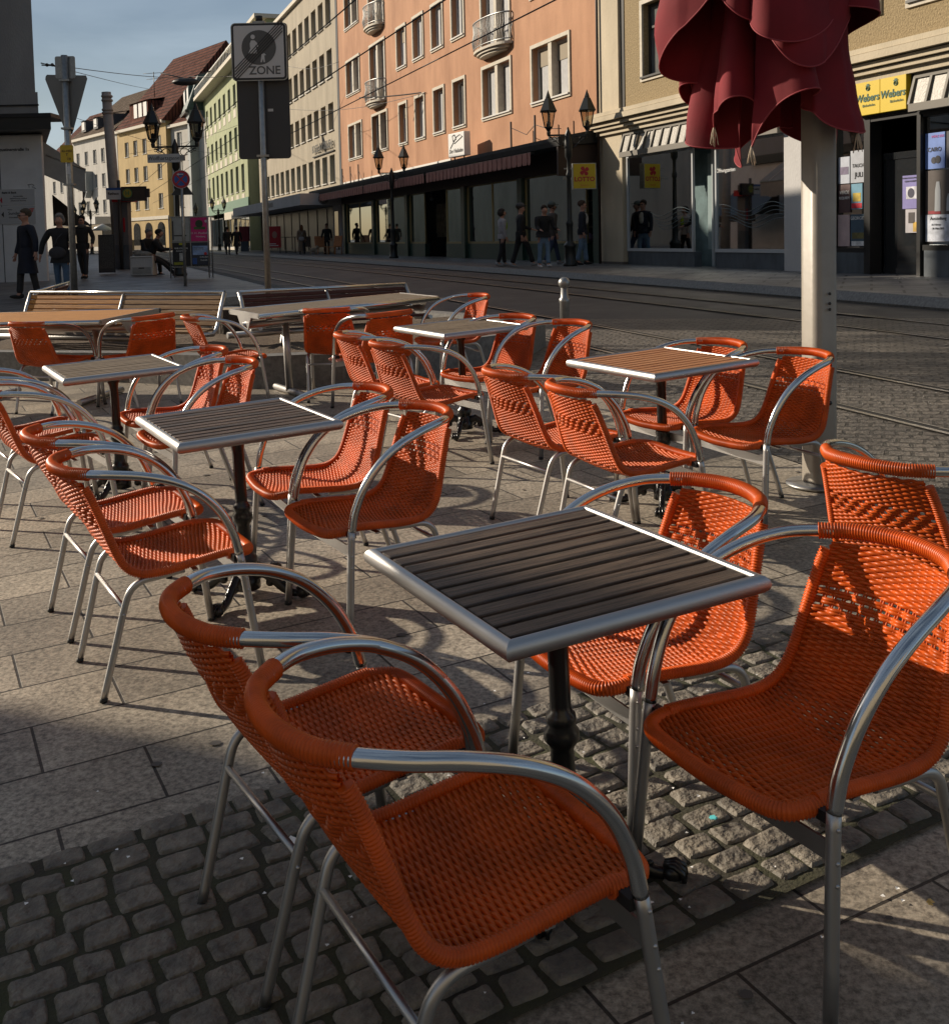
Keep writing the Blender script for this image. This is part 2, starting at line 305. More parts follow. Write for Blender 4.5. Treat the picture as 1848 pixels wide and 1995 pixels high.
# cobble strip crossing the terrace: real stones
ea = R(28.5); E1 = np.array([math.cos(ea), math.sin(ea)]); E2 = np.array([-math.sin(ea), math.cos(ea)])
def strip_pt(u, v): p = E1 * u + E2 * v; return p
drape('cobble_bed', [tuple(strip_pt(u, v)) for u, v in ((-2.6, 1.72), (5.2, 1.72), (5.2, 2.78), (-2.6, 2.78))], .010, m_joint, step=.5)
cb = B(); K = 11
v0 = 1.74; row = 0
while v0 < 2.74:
    rh = .088 + rng.uniform(-.006, .006); u0 = -2.6 + rng.uniform(0, .1)
    while u0 < 5.1:
        bw = .108 + rng.uniform(-.018, .028); cu, cv_ = u0 + bw / 2, v0 + rh / 2 + rng.uniform(-.006, .006)
        hx, hy = bw / 2 - .0008 - rng.uniform(0, .0025), rh / 2 - .0005 - rng.uniform(0, .002); ang = rng.uniform(-.05, .05); hz = rng.uniform(.0105, .0140)
        tl = rng.uniform(-.05, .05, 2); corner = rng.uniform(-.0065, .0065, (4, 2)); gridv = []
        ph = rng.uniform(0, 6, 3)
        for j in range(K):
            for i in range(K):
                a, b_ = i / (K - 1) * 2 - 1, j / (K - 1) * 2 - 1
                # superellipse rounding of the outline
                ax, by = a, b_
                m_ = max(abs(a), abs(b_)); 
                if m_ > 0:
                    rad = (abs(a) ** 14 + abs(b_) ** 14) ** (1 / 14); ax, by = a * m_ / rad, b_ * m_ / rad
                w4 = ((1 - a) * (1 - b_) / 4, (1 + a) * (1 - b_) / 4, (1 + a) * (1 + b_) / 4, (1 - a) * (1 + b_) / 4)
                dx = sum(w4[q] * corner[q][0] for q in range(4)); dy = sum(w4[q] * corner[q][1] for q in range(4))
                X, Y = ax * hx + dx, by * hy + dy; X, Y = X * math.cos(ang) - Y * math.sin(ang), X * math.sin(ang) + Y * math.cos(ang)
                edge = max(0, (m_ - .78) / .22); z = hz * (1 - .22 * edge ** 2) + .0 + tl[0] * X * .6 + tl[1] * Y * .6 + .0012 * math.sin(X * 90 + ph[0]) * math.cos(Y * 110 + ph[1]) + .0008 * math.sin(X * 260 + ph[1]) * math.cos(Y * 310 + ph[2]) - (.012 if m_ > .99 else 0)
                p = strip_pt(cu + X, cv_ + Y); gridv.append((p[0], p[1], zg(p[0], p[1]) + z + .004))
        cb.add(gridv, [(j * K + i, j * K + i + 1, (j + 1) * K + i + 1, (j + 1) * K + i) for j in range(K - 1) for i in range(K - 1)], True)
        cb.sm[-(K - 1) ** 2:] = [0 < i < K - 2 and 0 < j < K - 2 for j in range(K - 1) for i in range(K - 1)]
        u0 += bw
    v0 += rh; row += 1
cb.obj('cobblestones', m_cob, kind='structure')
# confetti and crumbs
lt = [(.9, .9, .88), (.75, .55, .2), (.1, .55, .6), (.7, .75, .2), (.8, .45, .4)]
lm = [mat('paper_%s' % n, c, .7) for n, c in zip(('white', 'yellow', 'teal', 'lime', 'pink'), lt)]
cf = B()
for i in range(85):
    u_, v_ = rng.uniform(.2, 2.6), rng.uniform(1.2, 3.2); p = strip_pt(u_, v_); a = rng.uniform(0, 6); s = rng.uniform(.003, .006); z = zg(*p) + (.028 if 1.74 < v_ < 2.74 else .006)
    cf.add([(p[0] + s * math.cos(a + k * PI / 2), p[1] + s * math.sin(a + k * PI / 2), z + .002 * (k % 2)) for k in range(4)], [(0, 1, 2, 3)])
cf.obj('confetti', lm[0], kind='stuff')
gm = B()
for i in range(140):
    x, y = rng.uniform(-2.5, 3), rng.uniform(1.5, 8); s = rng.uniform(.008, .018)
    if 1.7 < -math.sin(ea) * x + math.cos(ea) * y < 2.8: continue
    gm.add([(x + s * math.cos(k * PI / 4) * (1 + .2 * (k % 3)), y + s * math.sin(k * PI / 4), zg(x, y) + .0045) for k in range(8)], [tuple(range(8))])
gm.obj('gum_spots', mat('old_gum', (.10, .09, .08), .8), kind='stuff')
for (px, py, k, sz, lab) in ((574, 1641, 0, .022, 'crumpled white paper scrap on the dark cobbles left of the nearest chair'), (1391, 1595, 2, .016, 'small teal foil scrap on the cobbles under the big right chair'), (1812, 1760, 1, .010, 'round yellow dot of paper on the slab at lower right')):
    p = GR(px, py, .025); q = B(); 
    for j in range(3): q.box((rng.uniform(-.3, .3) * sz, rng.uniform(-.3, .3) * sz, j * .002), (sz * 1.2, sz * .8, .0015), rot=(rng.uniform(-.3, .3), rng.uniform(-.3, .3), rng.uniform(0, 3)))
    o = q.obj('litter', lm[k], label=lab, category='litter'); o.location = p
# ------------------------------------------------------------------ chairs
prof = spline([(.247, .408), (.17, .410), (.06, .400), (-.05, .390), (-.125, .398), (-.172, .435), (-.200, .50), (-.228, .59), (-.258, .68), (-.276, .735)], 24)   # (y, z) seat front to back top
prof = resample(np.array(prof), .0068)
def halfw(i):                                   # half width along the sling
    t = prof[i][1]; y = prof[i][0]
    if y > .19: return .212 - .05 * max(0, (y - .19) / .06) ** 2
    if t < .42: return .212
    return .212 - .042 * min(1, (t - .42) / .31)
def sag(i, x):                                  # dish of the seat and hollow of the back
    y, t = prof[i]; hw = halfw(i); q = 1 - (x / hw) ** 2
    bk = min(1, max(0, (t - .42) / .25)); st_ = 1 - min(1, max(0, (-.08 - y) / .1))
    fr = max(0, (y - .17) / .08)
    return (-.045 * bk * q + .02 * fr * q, -.022 * st_ * q - .004 * bk)
def weave(i0, i1, holes=False):
    b = B(); ns = 16; spp = 4
    T = np.gradient(prof, axis=0); T /= np.linalg.norm(T, axis=1)[:, None]
    for i in range(i0, i1):
        y, z = prof[i]; hw = halfw(i) - .004; nrm = np.array([-T[i][1], T[i][0]]);
        if nrm[1] < 0 and abs(nrm[1]) > abs(nrm[0]): nrm = -nrm
        band = holes and .565 < z < .635
        par = (i // 3) % 2 if band else i % 2
        if band and i % 3 == 2: continue
        amp = .0036 if not band else .0048; P = []
        for k in range(ns * spp + 1):
            u = k / (ns * spp); x = -hw + 2 * hw * u; dy, dz = sag(i, x); o = amp * math.sin(PI * (u * ns + par))
            P.append((x, y + dy + nrm[0] * o, z + dz + nrm[1] * o))
        b.tube(P, .0050, n=6, caps=False, ref=(0, -nrm[1], nrm[0]))
    for k in range(1, ns):                      # warps run from the front to the top
        P = []
        for i in range(i0, i1, 2):
            hw = halfw(i) - .004; x = -hw + 2 * hw * k / ns; dy, dz = sag(i, x); P.append((x, prof[i][0] + dy, prof[i][1] + dz))
        for off in (-.0036, .0036): b.tube([(p[0] + off, p[1], p[2]) for p in P], .0026, n=5, caps=False)
    return b
def ridged(path, r, pitch=.0070, n=10, depth=.0017, flat=1.0):
    P = resample(np.array(spline(path, 10)), pitch / 4); rr = [r + depth * (math.cos(2 * PI * j / 4) - .2) for j in range(len(P))]
    return B().tube([tuple(p) for p in P], rr, n=n, caps=True, flat=flat)
bend = next(i for i in range(len(prof)) if prof[i][0] < -.1 and prof[i][1] > .415)
CH = {}
def chair_meshes():
    def mm(b, name, m): me = b.mesh(name); me.materials.append(m); return me
    CH['seat'] = mm(weave(2, bend), 'seat', m_rattan)
    CH['backrest'] = mm(weave(bend, len(prof) - 2, True), 'backrest', m_rattan)
    for s in (-1, 1):
        side = [(s * (halfw(i) + .004), prof[i][0], prof[i][1] + .006) for i in range(9, len(prof), 6)]
        side[-1] = (side[-1][0], side[-1][1], side[-1][2] - .010); CH['side_rim', s] = mm(ridged(side, .0145, n=9), 'side_rim', m_rim)
    y0 = .236
    CH['front_rim'] = mm(ridged([(-.216, .165, .409), (-.216, .205, .408), (-.200, .240, .405), (-.160, .256, .402), (-.08, .262, .398), (0, .264, .396), (.08, .262, .398), (.160, .256, .402), (.200, .240, .405), (.216, .205, .408), (.216, .165, .409)], .0175), 'front_rim', m_rim)
    top = [(-.186, -.252, .748), (-.165, -.272, .749), (-.13, -.300, .750), (-.07, -.322, .752), (0, -.330, .753), (.07, -.322, .752), (.13, -.300, .750), (.165, -.272, .749), (.186, -.252, .748)]
    CH['top_wrap'] = mm(ridged(top, .0195, flat=.9, n=12), 'top_wrap', m_rim)
    for s in (-1, 1):
        arm = spline([(s * .160, -.276, .748), (s * .195, -.243, .748), (s * .235, -.185, .744), (s * .262, -.10, .730), (s * .277, -.01, .700), (s * .281, .07, .650), (s * .277, .135, .575), (s * .270, .175, .490), (s * .268, .192, .42)], 7)
        CH['armrest', s] = mm(B().tube(arm, .0150, n=12, flat=1.1), 'armrest', m_alu)
        b = B().tube([(s * .268, .192, .425), (s * .270, .197, .39), (s * .283, .222, .15), (s * .290, .237, .012)], .0135, n=12, flat=1.05)
        for z in (.395, .335, .295): b.ball((s * (.270 + (.40 - z) * .05 + .0125), .198 + (.4 - z) * .1, z), .0045, 8, 5)
        CH['front_leg', s] = mm(b, 'leg', m_alud)
        CH['foot', 1, s] = mm(B().tube([(s * .290, .237, .016), (s * .2905, .238, .001)], .0142, n=12), 'foot_cap', m_black)
        rl = spline([(s * .206, .02, .385), (s * .210, -.06, .381), (s * .212, -.12, .377), (s * .211, -.158, .352), (s * .207, -.18, .30), (s * .201, -.215, .18), (s * .194, -.265, .012)], 6)
        b = B().tube(rl, .0118, n=10); b.ball((s * .218, -.186, .28), .005, 8, 5)
        CH['rear_leg', s] = mm(b, 'leg', m_alud)
        CH['foot', -1, s] = mm(B().tube([(s * .1942, -.2635, .015), (s * .1937, -.267, .001)], .0125, n=10), 'foot_cap', m_black)
        CH['bracket', s] = mm(B().box((s * .245, .185, .402), (.035, .022, .022)), 'bracket', m_black)
    CH['stretcher'] = mm(B().tube([(-.206, -.182, .300), (.206, -.182, .300)], .0085, n=8), 'stretcher', m_alud)
    CH['apron'] = mm(B().box((0, .198, .345), (.53, .005, .04)).box((0, .06, .372), (.40, .02, .006)), 'apron', m_alud)
chair_meshes()
def make_chair():
    t = thing('armchair', 'x', 'chair')
    link('seat', CH['seat'], t); link('backrest', CH['backrest'], t); link('front_rim', CH['front_rim'], t); link('top_wrap', CH['top_wrap'], t)
    for s in (-1, 1):
        link('side_rim', CH['side_rim', s], t); link('armrest', CH['armrest', s], t); link('bracket', CH['bracket', s], t)
        l = link('leg', CH['front_leg', s], t); link('foot_cap', CH['foot', 1, s], l)
        l = link('leg', CH['rear_leg', s], t); link('foot_cap', CH['foot', -1, s], l)
    link('stretcher', CH['stretcher'], t); link('apron', CH['apron'], t)
    return t
NRM = Vector((-.027, -.030, 1)).normalized()
def ground_frame(x, y, yaw, dz=0.0):
    e1 = Vector((1, 0, .027)).normalized(); e2 = NRM.cross(e1); X = e1 * math.cos(yaw) + e2 * math.sin(yaw); Y = -e1 * math.sin(yaw) + e2 * math.cos(yaw)
    m = Matrix(((X.x, Y.x, NRM.x), (X.y, Y.y, NRM.y), (X.z, Y.z, NRM.z))).to_4x4(); m.translation = Vector((x, y, zg(x, y) + dz)); return m
chair0 = make_chair(); kids(chair0); CK = dict(KIDS)
GC = 'orange woven armchairs of the terrace'
chairs = [
 (-.038, 1.867, -1.068, 'nearest orange woven armchair at the bottom of the photo, seen from behind in full shade'),
 (-.315, 2.345, -1.023, 'shaded orange armchair tucked behind the nearest one, back rim wrap loosened at its left end'),
 (.681, 2.255, 2.072, 'large orange armchair at the right edge facing the nearest table, barred with slatted shadow'),
 (.418, 2.789, 2.026, 'sunlit orange armchair pushed under the far right side of the nearest table'),
 (1.356, 5.124, 1.993, 'sunlit armchair right beside the cream umbrella pole, facing left to a small table'),
 (1.075, 5.607, 2.052, 'armchair behind the orange-topped small table, partly hidden by it'),
 (.660, 4.728, -1.127, 'right one of two armchairs seen from behind at the orange-topped table'),
 (.389, 5.24, -1.066, 'left one of two armchairs seen from behind at the orange-topped table'),
 (-.544, 7.031, -1.094, 'farther armchair seen from behind at the pale small table in the middle'),
 (-.274, 6.523, -.99, 'nearer armchair seen from behind at the pale small table in the middle'),
 (.418, 6.839, 2.148, 'armchair right of the pale middle table, nearest to the steel bollard'),
 (.100, 7.352, 2.206, 'armchair half hidden behind the right corner of the pale middle table'),
 (-.190, 9.259, 1.976, 'farthest armchair at the right end of the long table before the dark red bench'),
 (-1.136, 9.029, -.121, 'armchair with back to us at the left of the long table, its weave glowing red'),
 (-.759, 8.451, .55, 'armchair with back to us at the right half of the grey-brown long table'),
 (-1.773, 6.361, 2.107, 'farther armchair facing left behind the dark middle-left table, by the grey table'),
 (-1.479, 5.766, 2.123, 'nearer armchair facing left, seat peeping out left of the dark middle-left table'),
 (-.681, 4.673, 2.014, 'farther armchair on the right of the dark middle-left table'),
 (-.411, 4.126, 2.111, 'nearer armchair on the right of the dark middle-left table, its seat fully in view'),
 (-1.397, 4.27, -1.024, 'farther armchair on the near left side of the dark middle-left table'),
 (-1.096, 3.75, -1.04, 'nearer armchair on the near left side of the dark middle-left table'),
 (-2.148, 5.508, -.974, 'nearer armchair at the left edge, at the left side of the grey small table'),
 (-2.45, 6.05, -.99, 'farther armchair at the left edge, at the left side of the grey small table'),
 (-3.503, 9.085, -.42, 'backlit armchair with back to us, left before the golden long table'),
 (-2.79, 9.105, .80, 'armchair with back to us right of the golden long table, weave glowing red'),
 (-1.99, 8.795, -1.084, 'armchair facing right alone between the two long tables'),
 (1.395, 3.299, -1.006, 'armchair cut by the right edge seen from behind, turned towards the right'),
 (-4.35, 8.95, -.5, 'armchair almost cut off at the left edge in front of the golden long table'),
]
for i, (x, y, yaw, lab) in enumerate(chairs):
    if i == 0: c = chair0
    else: KIDS.update(CK); c = copy_tree(chair0)
    c.matrix_world = ground_frame(x, y, yaw); c['label'] = lab; c['group'] = GC; c['category'] = 'chair'
# ------------------------------------------------------------------ small tables
def frame_tube(a, b, r=.021, h=.021):
    # mitred frame of a rounded profile around a rectangle of half sizes a, b (outer)
    bl = B(); n = 12
    sec = [(math.cos(2 * PI * k / n), math.sin(2 * PI * k / n)) for k in range(n)]
    corners = [(-1, -1), (1, -1), (1, 1), (-1, 1)]
    rings = []
    for sx, sy in corners:
        ring = []
        for cx, cz in sec:
            off = r + r * cx
            if cx < -.2: off = r * .75
            ring.append((sx * (a - 2 * r + off), sy * (b - 2 * r + off), .735 - h + h * cz * 1.0))
        rings.append(ring)
    for q in range(4):
        A, Bq = rings[q], rings[(q + 1) % 4]
        bl.add(A + Bq, [(k, (k + 1) % n, n + (k + 1) % n, n + k) for k in range(n)], True)
    return bl
def cafe_table(x, y, yaw, wood, label, n=10, fyaw=0.0, woods=None):  # wood differs by table to paint in grazing reflections
    t = thing('cafe_table', label, 'table', group='small square slatted tables'); a, b = .324, .35
    frame_tube(a, b).obj('top_frame', m_alud, t, fix=True)
    s = B(); pw = (2 * b - .07) / n
    for k in range(n):
        yy = -b + .035 + pw * (k + .5); q = B(); q.box((0, yy, .724 + rng.uniform(-.0008, .0008)), (2 * a - .064, pw - .014, .014)); q.obj('slat', woods[(k * 5 + 1) % len(woods)] if woods else wood, t, bevel=.003)
    B().box((0, 0, .700), (2 * a - .07, .05, .018)).box((0, 0, .698), (.05, 2 * b - .07, .018)).box((0, 0, .69), (.26, .26, .012)).obj('top_bracket', m_black, t)
    p = [(.028, .69), (.028, .66), (.036, .655), (.036, .64), (.028, .63), (.024, .60), (.024, .585), (.0245, .40), (.025, .385), (.034, .375), (.036, .36), (.030, .35), (.041, .335), (.041, .315), (.030, .30), (.027, .29), (.028, .25), (.030, .20), (.033, .175), (.045, .165), (.050, .15), (.046, .125), (.036, .115), (.044, .11), (.044, .085), (.055, .075), (.055, .03), (.02, .025)]
    B().lathe(p, n=24, flute=.12, fl=(.385, .585)).obj('pedestal', m_iron, t)
    for k in range(4):
        an = PI / 4 + k * PI / 2 + fyaw; b_ = B()
        path = spline([(.03, 0, .085), (.075, 0, .098), (.12, 0, .072), (.165, 0, .036), (.205, 0, .020), (.235, 0, .022)], 6)
        b_.tube(path, np.linspace(.026, .014, len(path)), n=8, flat=.8)
        b_.ball((.245, 0, .024), .024, 10, 6, (1.1, 1, 1))
        for j in (-1, 0, 1): b_.tube([(.225, j * .008, .044), (.25, j * .013, .047), (.268, j * .017, .034), (.272, j * .018, .014)], [.006, .0075, .007, .005], n=6)
        b_.ball((.075, 0, .108), .018, 8, 5); b_.ball((.105, .0, .060), .019, 8, 5)
        for j in range(4): b_.ball((.11 + j * .028, 0, .098 - j * .019), .0085, 6, 4)
        o = b_.obj('foot', m_iron, t); o.rotation_euler = (0, 0, an)
    t.matrix_world = ground_frame(x, y, yaw); return t
cafe_table(.187, 2.454, .484, W_dark, 'nearest small table with dark weathered slats, large in the foreground', n=10, woods=[W_dark, W_dark3, W_dark2, W_dark, W_dark3])
cafe_table(-.952, 4.385, .508, W_dark, 'small table with dark purplish slats in the middle left, four chairs close round it', n=11, woods=[W_dark, W_dark3, W_dark])
cafe_table(.932, 5.403, .523, W_orange, 'small table with orange-brown slats on the right, nearest the umbrella pole', n=11)
cafe_table(-.082, 7.339, .541, W_grey, 'small table with pale tan slats in the middle, just before the street', n=11)
cafe_table(-2.036, 6.165, .519, W_grey, 'small table with silver-grey slats at the left, before the golden long table', n=11)
# ------------------------------------------------------------------ long tables
def long_table(x, y, yaw, lx, ly, wood, label):
    t = thing('long_table', label, 'table', group='long steel and timber tables at the benches'); n = 11; pw = ly / n
    for k in range(n): B().box((0, -ly / 2 + pw * (k + .5), .728), (lx - .05, pw - .008, .024)).obj('slat', wood, t, bevel=.003)
    for s in (-1, 1):
        B().tube([(-lx / 2, s * ly / 2, .722), (lx / 2, s * ly / 2, .722)], .022, n=12).obj('edge_tube', m_alu, t)
        B().prism([(-ly / 2, .745), (ly / 2, .745), (ly / 2, .70), (.16, .70), (.08, .60), (.04, .585), (-.04, .585), (-.08, .60), (-.16, .70), (-ly / 2, .70)], s * (lx / 2 - .008), s * lx / 2 + s * .0, plane='yz').obj('end_plate', m_alud, t, fix=True)
        l = B().tube([(s * (lx / 2 - .36), 0, .615), (s * (lx / 2 - .36), 0, .03)], .032, n=14)
        lo = l.obj('leg', m_alud, t)
        B().tube([(s * (lx / 2 - .36), -.32, .03), (s * (lx / 2 - .36), .32, .03)], .028, n=12).obj('foot_bar', m_alud, lo)
    B().tube([(-lx / 2 - .02, 0, .625), (lx / 2 + .02, 0, .625)], .030, n=12).obj('beam', m_alud, t)
    t.matrix_world = ground_frame(x, y, yaw, .0); return t
long_table(-3.79, 9.60, R(-15), 1.8, .92, W_gold, 'long table with sunlit golden slats at the left before the golden bench')
long_table(-1.19, 9.50, R(31.5), 1.66, .70, W_grey, 'long table with grey-brown slats before the dark red bench')
# ------------------------------------------------------------------ benches
def bench(x0, y0, x1, y1, w_a, w_b, label, seat=True, zt=1.02):
    L_ = math.hypot(x1 - x0, y1 - y0); yaw = math.atan2(y1 - y0, x1 - x0); cx, cy = (x0 + x1) / 2, (y0 + y1) / 2; g = zg(cx, cy)
    t = thing('slatted_bench', label, 'bench', (cx, cy, g), yaw, group='slatted benches round the tree pit'); H = zt - g
    fr = [(0, H), (-.07, .62), (-.13, .46), (-.16, .41)] 
    for s in (-1, 1):
        B().tube([(s * L_ / 2, y, z) for y, z in [(0, H)] + fr[1:] + [(-.22, .36), (-.55, .38)]], .022, n=10).obj('end_frame', m_alud, t)
    B().tube([(-L_ / 2, 0, H + .006), (L_ / 2, 0, H + .006)], .018, n=10).obj('top_rail', m_alu, t)
    B().tube([(0, y, z - .01) for y, z in fr], .016, n=8).obj('middle_frame', m_alud, t)
    npl = 6
    for k in range(npl):
        f = (k + .55) / npl; y = -.145 * f; z = H - .04 - (H - .46) * f + .02
        for h in (0, 1):
            B().box(((h - .5) * L_ / 2, y, z), (L_ / 2 - .03, .022, (H - .42) / npl - .012), rot=(-.42, 0, 0)).obj('slat', w_a if h == 0 else w_b, t, bevel=.004)
    if seat:
        for k in range(4): 
            B().box((0, -.21 - .095 * k, .405 - (.012 if k in (1, 2) else 0)), (L_ - .05, .08, .024)).obj('seat_slat', w_b, t, bevel=.004)
    B().tube([(-L_ / 2 - .25, -.30, .31), (L_ / 2 - .55, -.30, .31)], .032, n=12).ball((L_ / 2 - .53, -.30, .31), .045, 12, 8).obj('support_beam', m_alud, t)
    for s in (-.32, .32): B().tube([(s * L_, -.3, .31), (s * L_, -.2, .0)], .03, n=10).obj('leg', m_alud, t)
    return t
bench(-4.95, 12.2, -2.56, 11.2, W_gold, W_dull, 'wide slatted bench with sunlit-gold left half and duller right half behind the left long table')  # left half carries sunlight in its slat colour, right half is a duller tone
bench(-2.40, 11.14, -.77, 12.2, W_maroon, W_maroon, 'dark red slatted bench behind the right long table')
bench(-5.6, 15.1, -4.95, 12.35, W_maroon, W_maroon, 'dark slatted bench end running away behind the golden bench, its pale top rail catching light', seat=False)
m_soil = mat('planter_soil', (.075, .052, .036), .9, col2=(.18, .13, .085), vscale=40, bump=1.0, bscale=60, bdist=.03)
m_bark = mat('bark', (.035, .026, .018), .9, col2=(.11, .08, .055), vscale=14, bump=1, bscale=25, bdist=.03, stretch=(1, 1, .3))
m_stonew = brickmat('planter_stone', (.11, .10, .085), (.075, .07, .06), (.03, .03, .028), .45, .14, .008, 0, bump=.7, rough=.8)
pl = [(-5.9, 11.4), (-3.3, 10.35), (-2.0, 9.62), (-.95, 9.62), (.45, 10.5), (.75, 11.6), (-.6, 13.3), (-3.4, 15.2), (-5.9, 14.6)]
t = thing('planter', 'low stone planter with bare soil round the benches', 'planter')
wl = B(); n = len(pl)
cxp, cyp = sum(p[0] for p in pl) / n, sum(p[1] for p in pl) / n
inn = [(p[0] + (cxp - p[0]) * .085, p[1] + (cyp - p[1]) * .085) for p in pl]
vs = [(x, y, zg(x, y) - .05) for x, y in pl] + [(x, y, zg(x, y) + .285) for x, y in pl] + [(x, y, zg(x, y) + .285) for x, y in inn] + [(x, y, zg(x, y) + .15) for x, y in inn]
wl.add(vs, [(i + n * k, (i + 1) % n + n * k, (i + 1) % n + n * (k + 1), i + n * (k + 1)) for k in range(3) for i in range(n)]); wl.obj('kerb_wall', m_kerb, t, fix=True)
b = bmesh.new(); b.faces.new([b.verts.new((x, y, 0)) for x, y in inn])
for k in np.arange(-6, 16, .3):
    for co, no in (((k, 0, 0), (1, 0, 0)), ((0, k, 0), (0, 1, 0))): bmesh.ops.bisect_plane(b, geom=b.verts[:] + b.edges[:] + b.faces[:], plane_co=co, plane_no=no)
for v in b.verts: v.co.z = zg(v.co.x, v.co.y) + .225 + (0 if v.is_boundary else rng.uniform(-.02, .035))
me = bpy.data.meshes.new('soil'); b.to_mesh(me); b.free(); me.materials.append(m_soil); link('soil', me, t)
# stump
t = thing('tree_stump', 'thick sawn tree stump with pale top between the two benches', 'tree stump', (-2.75, 12.35, zg(-2.6, 12.3)))
rr = [(.27, .05), (.24, .15), (.22, .25), (.21, .38), (.20, .48)]
s = B(); nn_ = 40; vs = []
for r_, z in rr:
    for k in range(nn_): a = 2 * PI * k / nn_; q = r_ * (1 + .06 * math.sin(7 * a + z * 3) + .04 * math.sin(17 * a)); vs.append((q * math.cos(a), q * math.sin(a), z))
s.add(vs, [(i * nn_ + k, i * nn_ + (k + 1) % nn_, (i + 1) * nn_ + (k + 1) % nn_, (i + 1) * nn_ + k) for i in range(len(rr) - 1) for k in range(nn_)], True); s.obj('bark', m_bark, t)
B().lathe([(.19, .478), (.19, .485)], n=30).obj('cut_face', mat('cut_wood', (.35, .27, .18), .8, var=.2, vscale=20), t)
for i, (px, py) in enumerate(((655, 702), (665, 706), (1000, 668))):
    p = GR(px, py, .27); q = B()
    for j in range(16): q.box((rng.uniform(-.07, .07), rng.uniform(-.05, .05), rng.uniform(0, .02)), (.03, .02, .006), rot=(rng.uniform(-1, 1), rng.uniform(-1, 1), 0))
    if i < 2: q.obj('petal_heap', lm[4], label='%s little heap of pink petals on the planter soil' % ('left' if i == 0 else 'right'), category='petals').location = p
# ------------------------------------------------------------------ bollard
g = Vector((.80, 9.7, zg(.8, 9.7))); 
t = thing('bollard', 'pale steel bollard with ball top at the terrace edge', 'bollard', g)
B().lathe([(.042, 0), (.042, .62), (.047, .63), (.047, .66), (.034, .67), (.030, .76)], n=20).obj('post', m_steel, t); B().ball((0, 0, .80), .053, 20, 12).obj('ball', m_steel, t)
# ------------------------------------------------------------------ closed umbrella
m_pole = mat('cream_pole_paint', (.31, .28, .235), .42, var=.1, vscale=6, bump=.1, bscale=20)
m_cloth = mat('burgundy_cloth', (.17, .005, .012), .85, var=.22, vscale=3, bump=.35, bscale=14, bdist=.004)
m_seam = mat('burgundy_seam', (.30, .035, .045), .7); m_tass = mat('cord', (.5, .42, .32), .9)
ux, uy = 1.775, 5.62; ug = zg(ux, uy)
t = thing('closed_umbrella', 'closed burgundy market umbrella on a thick cream pole', 'umbrella', (ux, uy, ug))
sec = []
for k in range(32):
    a = 2 * PI * k / 32 ; q = .072 / max(abs(math.cos(a)), abs(math.sin(a))) ; q = min(q, .086); sec.append((q * math.cos(a + .35), q * math.sin(a + .35)))
b_ = B(); b_.add([(x, y, z) for z in (.012, 3.6) for x, y in sec], [(k, (k + 1) % 32, 32 + (k + 1) % 32, 32 + k) for k in range(32)] + [tuple(range(32, 64))], True); b_.obj('pole', m_pole, t)
B().lathe([(.17, 0), (.17, .012), (.12, .014), (.10, .02)], n=28).obj('base_ring', m_steel, t)
bp = B()
for dx, dz in ((.075, .44), (.078, .95), (.078, 1.0), (.078, .92)): bp.ball((-.012 + dx * .55, -.078, dz), .013 if dz < .9 else .008, 10, 6)
bp.obj('bolt', m_iron, t)
# folded canopy: an outer skirt and an inner one of loops round the pole
def skirt(cx, cy, hem, top, rad, ph, m, name, nf=9, seed=0, thick=.0):
    rs = np.random.RandomState(seed); b = B(); NA, NZ = 288, 40
    am = rs.uniform(.6, 1.3, nf)
    rows = []
    for j in range(NZ + 1):
        v = j / NZ
        for i in range(NA):
            a = 2 * PI * i / NA; hz = hem(a); z = top + (hz - top) * v
            flare = .34 + .66 * min(1, (top - z) / 1.75) ** .85
            w = (a * nf / (2 * PI) + ph); c_ = am[int(w) % nf]
            fold = math.cos(2 * PI * w + .9 * math.sin(2 * PI * w + seed)); r_ = rad(a) * flare * (1 + .36 * c_ * fold * (.45 + .55 * v))
            tw = .24 * math.sin(2 * PI * w) * c_ * v; r_ *= 1 + v * (.022 * math.sin(5.3 * z + 9 * a + seed) + .016 * math.sin(11 * z - 13 * a) + .010 * math.sin(23 * z + 5 * a))
            rows.append((cx + r_ * math.cos(a + tw), cy + r_ * math.sin(a + tw), z))
    b.add(rows, [(j * NA + i, j * NA + (i + 1) % NA, (j + 1) * NA + (i + 1) % NA, (j + 1) * NA + i) for j in range(NZ) for i in range(NA)], True)
    o = b.obj(name, m, t); return rows[-NA:]
def hem1(a): return 2.24 - .20 * math.sin(a) + .16 * math.sin(3 * a + 2.6) + .10 * math.sin(5 * a + .5)
def hem2(a): return 1.86 - .05 * math.sin(a - .5) + .10 * math.sin(5 * a + 2.0) + .05 * math.sin(8 * a + 2)
def hem3(a): return 2.30 - .10 * math.sin(a) + .22 * math.sin(2 * a + 1.2) + .08 * math.sin(6 * a)
cxu, cyu = -.235, .06
h1 = skirt(cxu, cyu, hem1, 4.2, lambda a: .40 + .03 * math.cos(2 * a), .2, m_cloth, 'outer_cloth', 5, 2)
h2 = skirt(cxu + .01, cyu, hem2, 3.6, lambda a: .33 + .03 * math.cos(a), .55, m_cloth, 'inner_cloth', 6, 5)
h3 = skirt(cxu, cyu - .01, hem3, 4.2, lambda a: .35, .75, m_cloth, 'top_cloth', 4, 9)
for q in (h3,): B().tube([q[i % 288] for i in range(289)], .004, n=5, caps=False).obj('hem', m_seam, t)
for hh, k0 in ((h1, 'hem'), (h2, 'hem')):
    B().tube([hh[i % 288] for i in range(289)], .004, n=5, caps=False).obj('hem', m_seam, t)
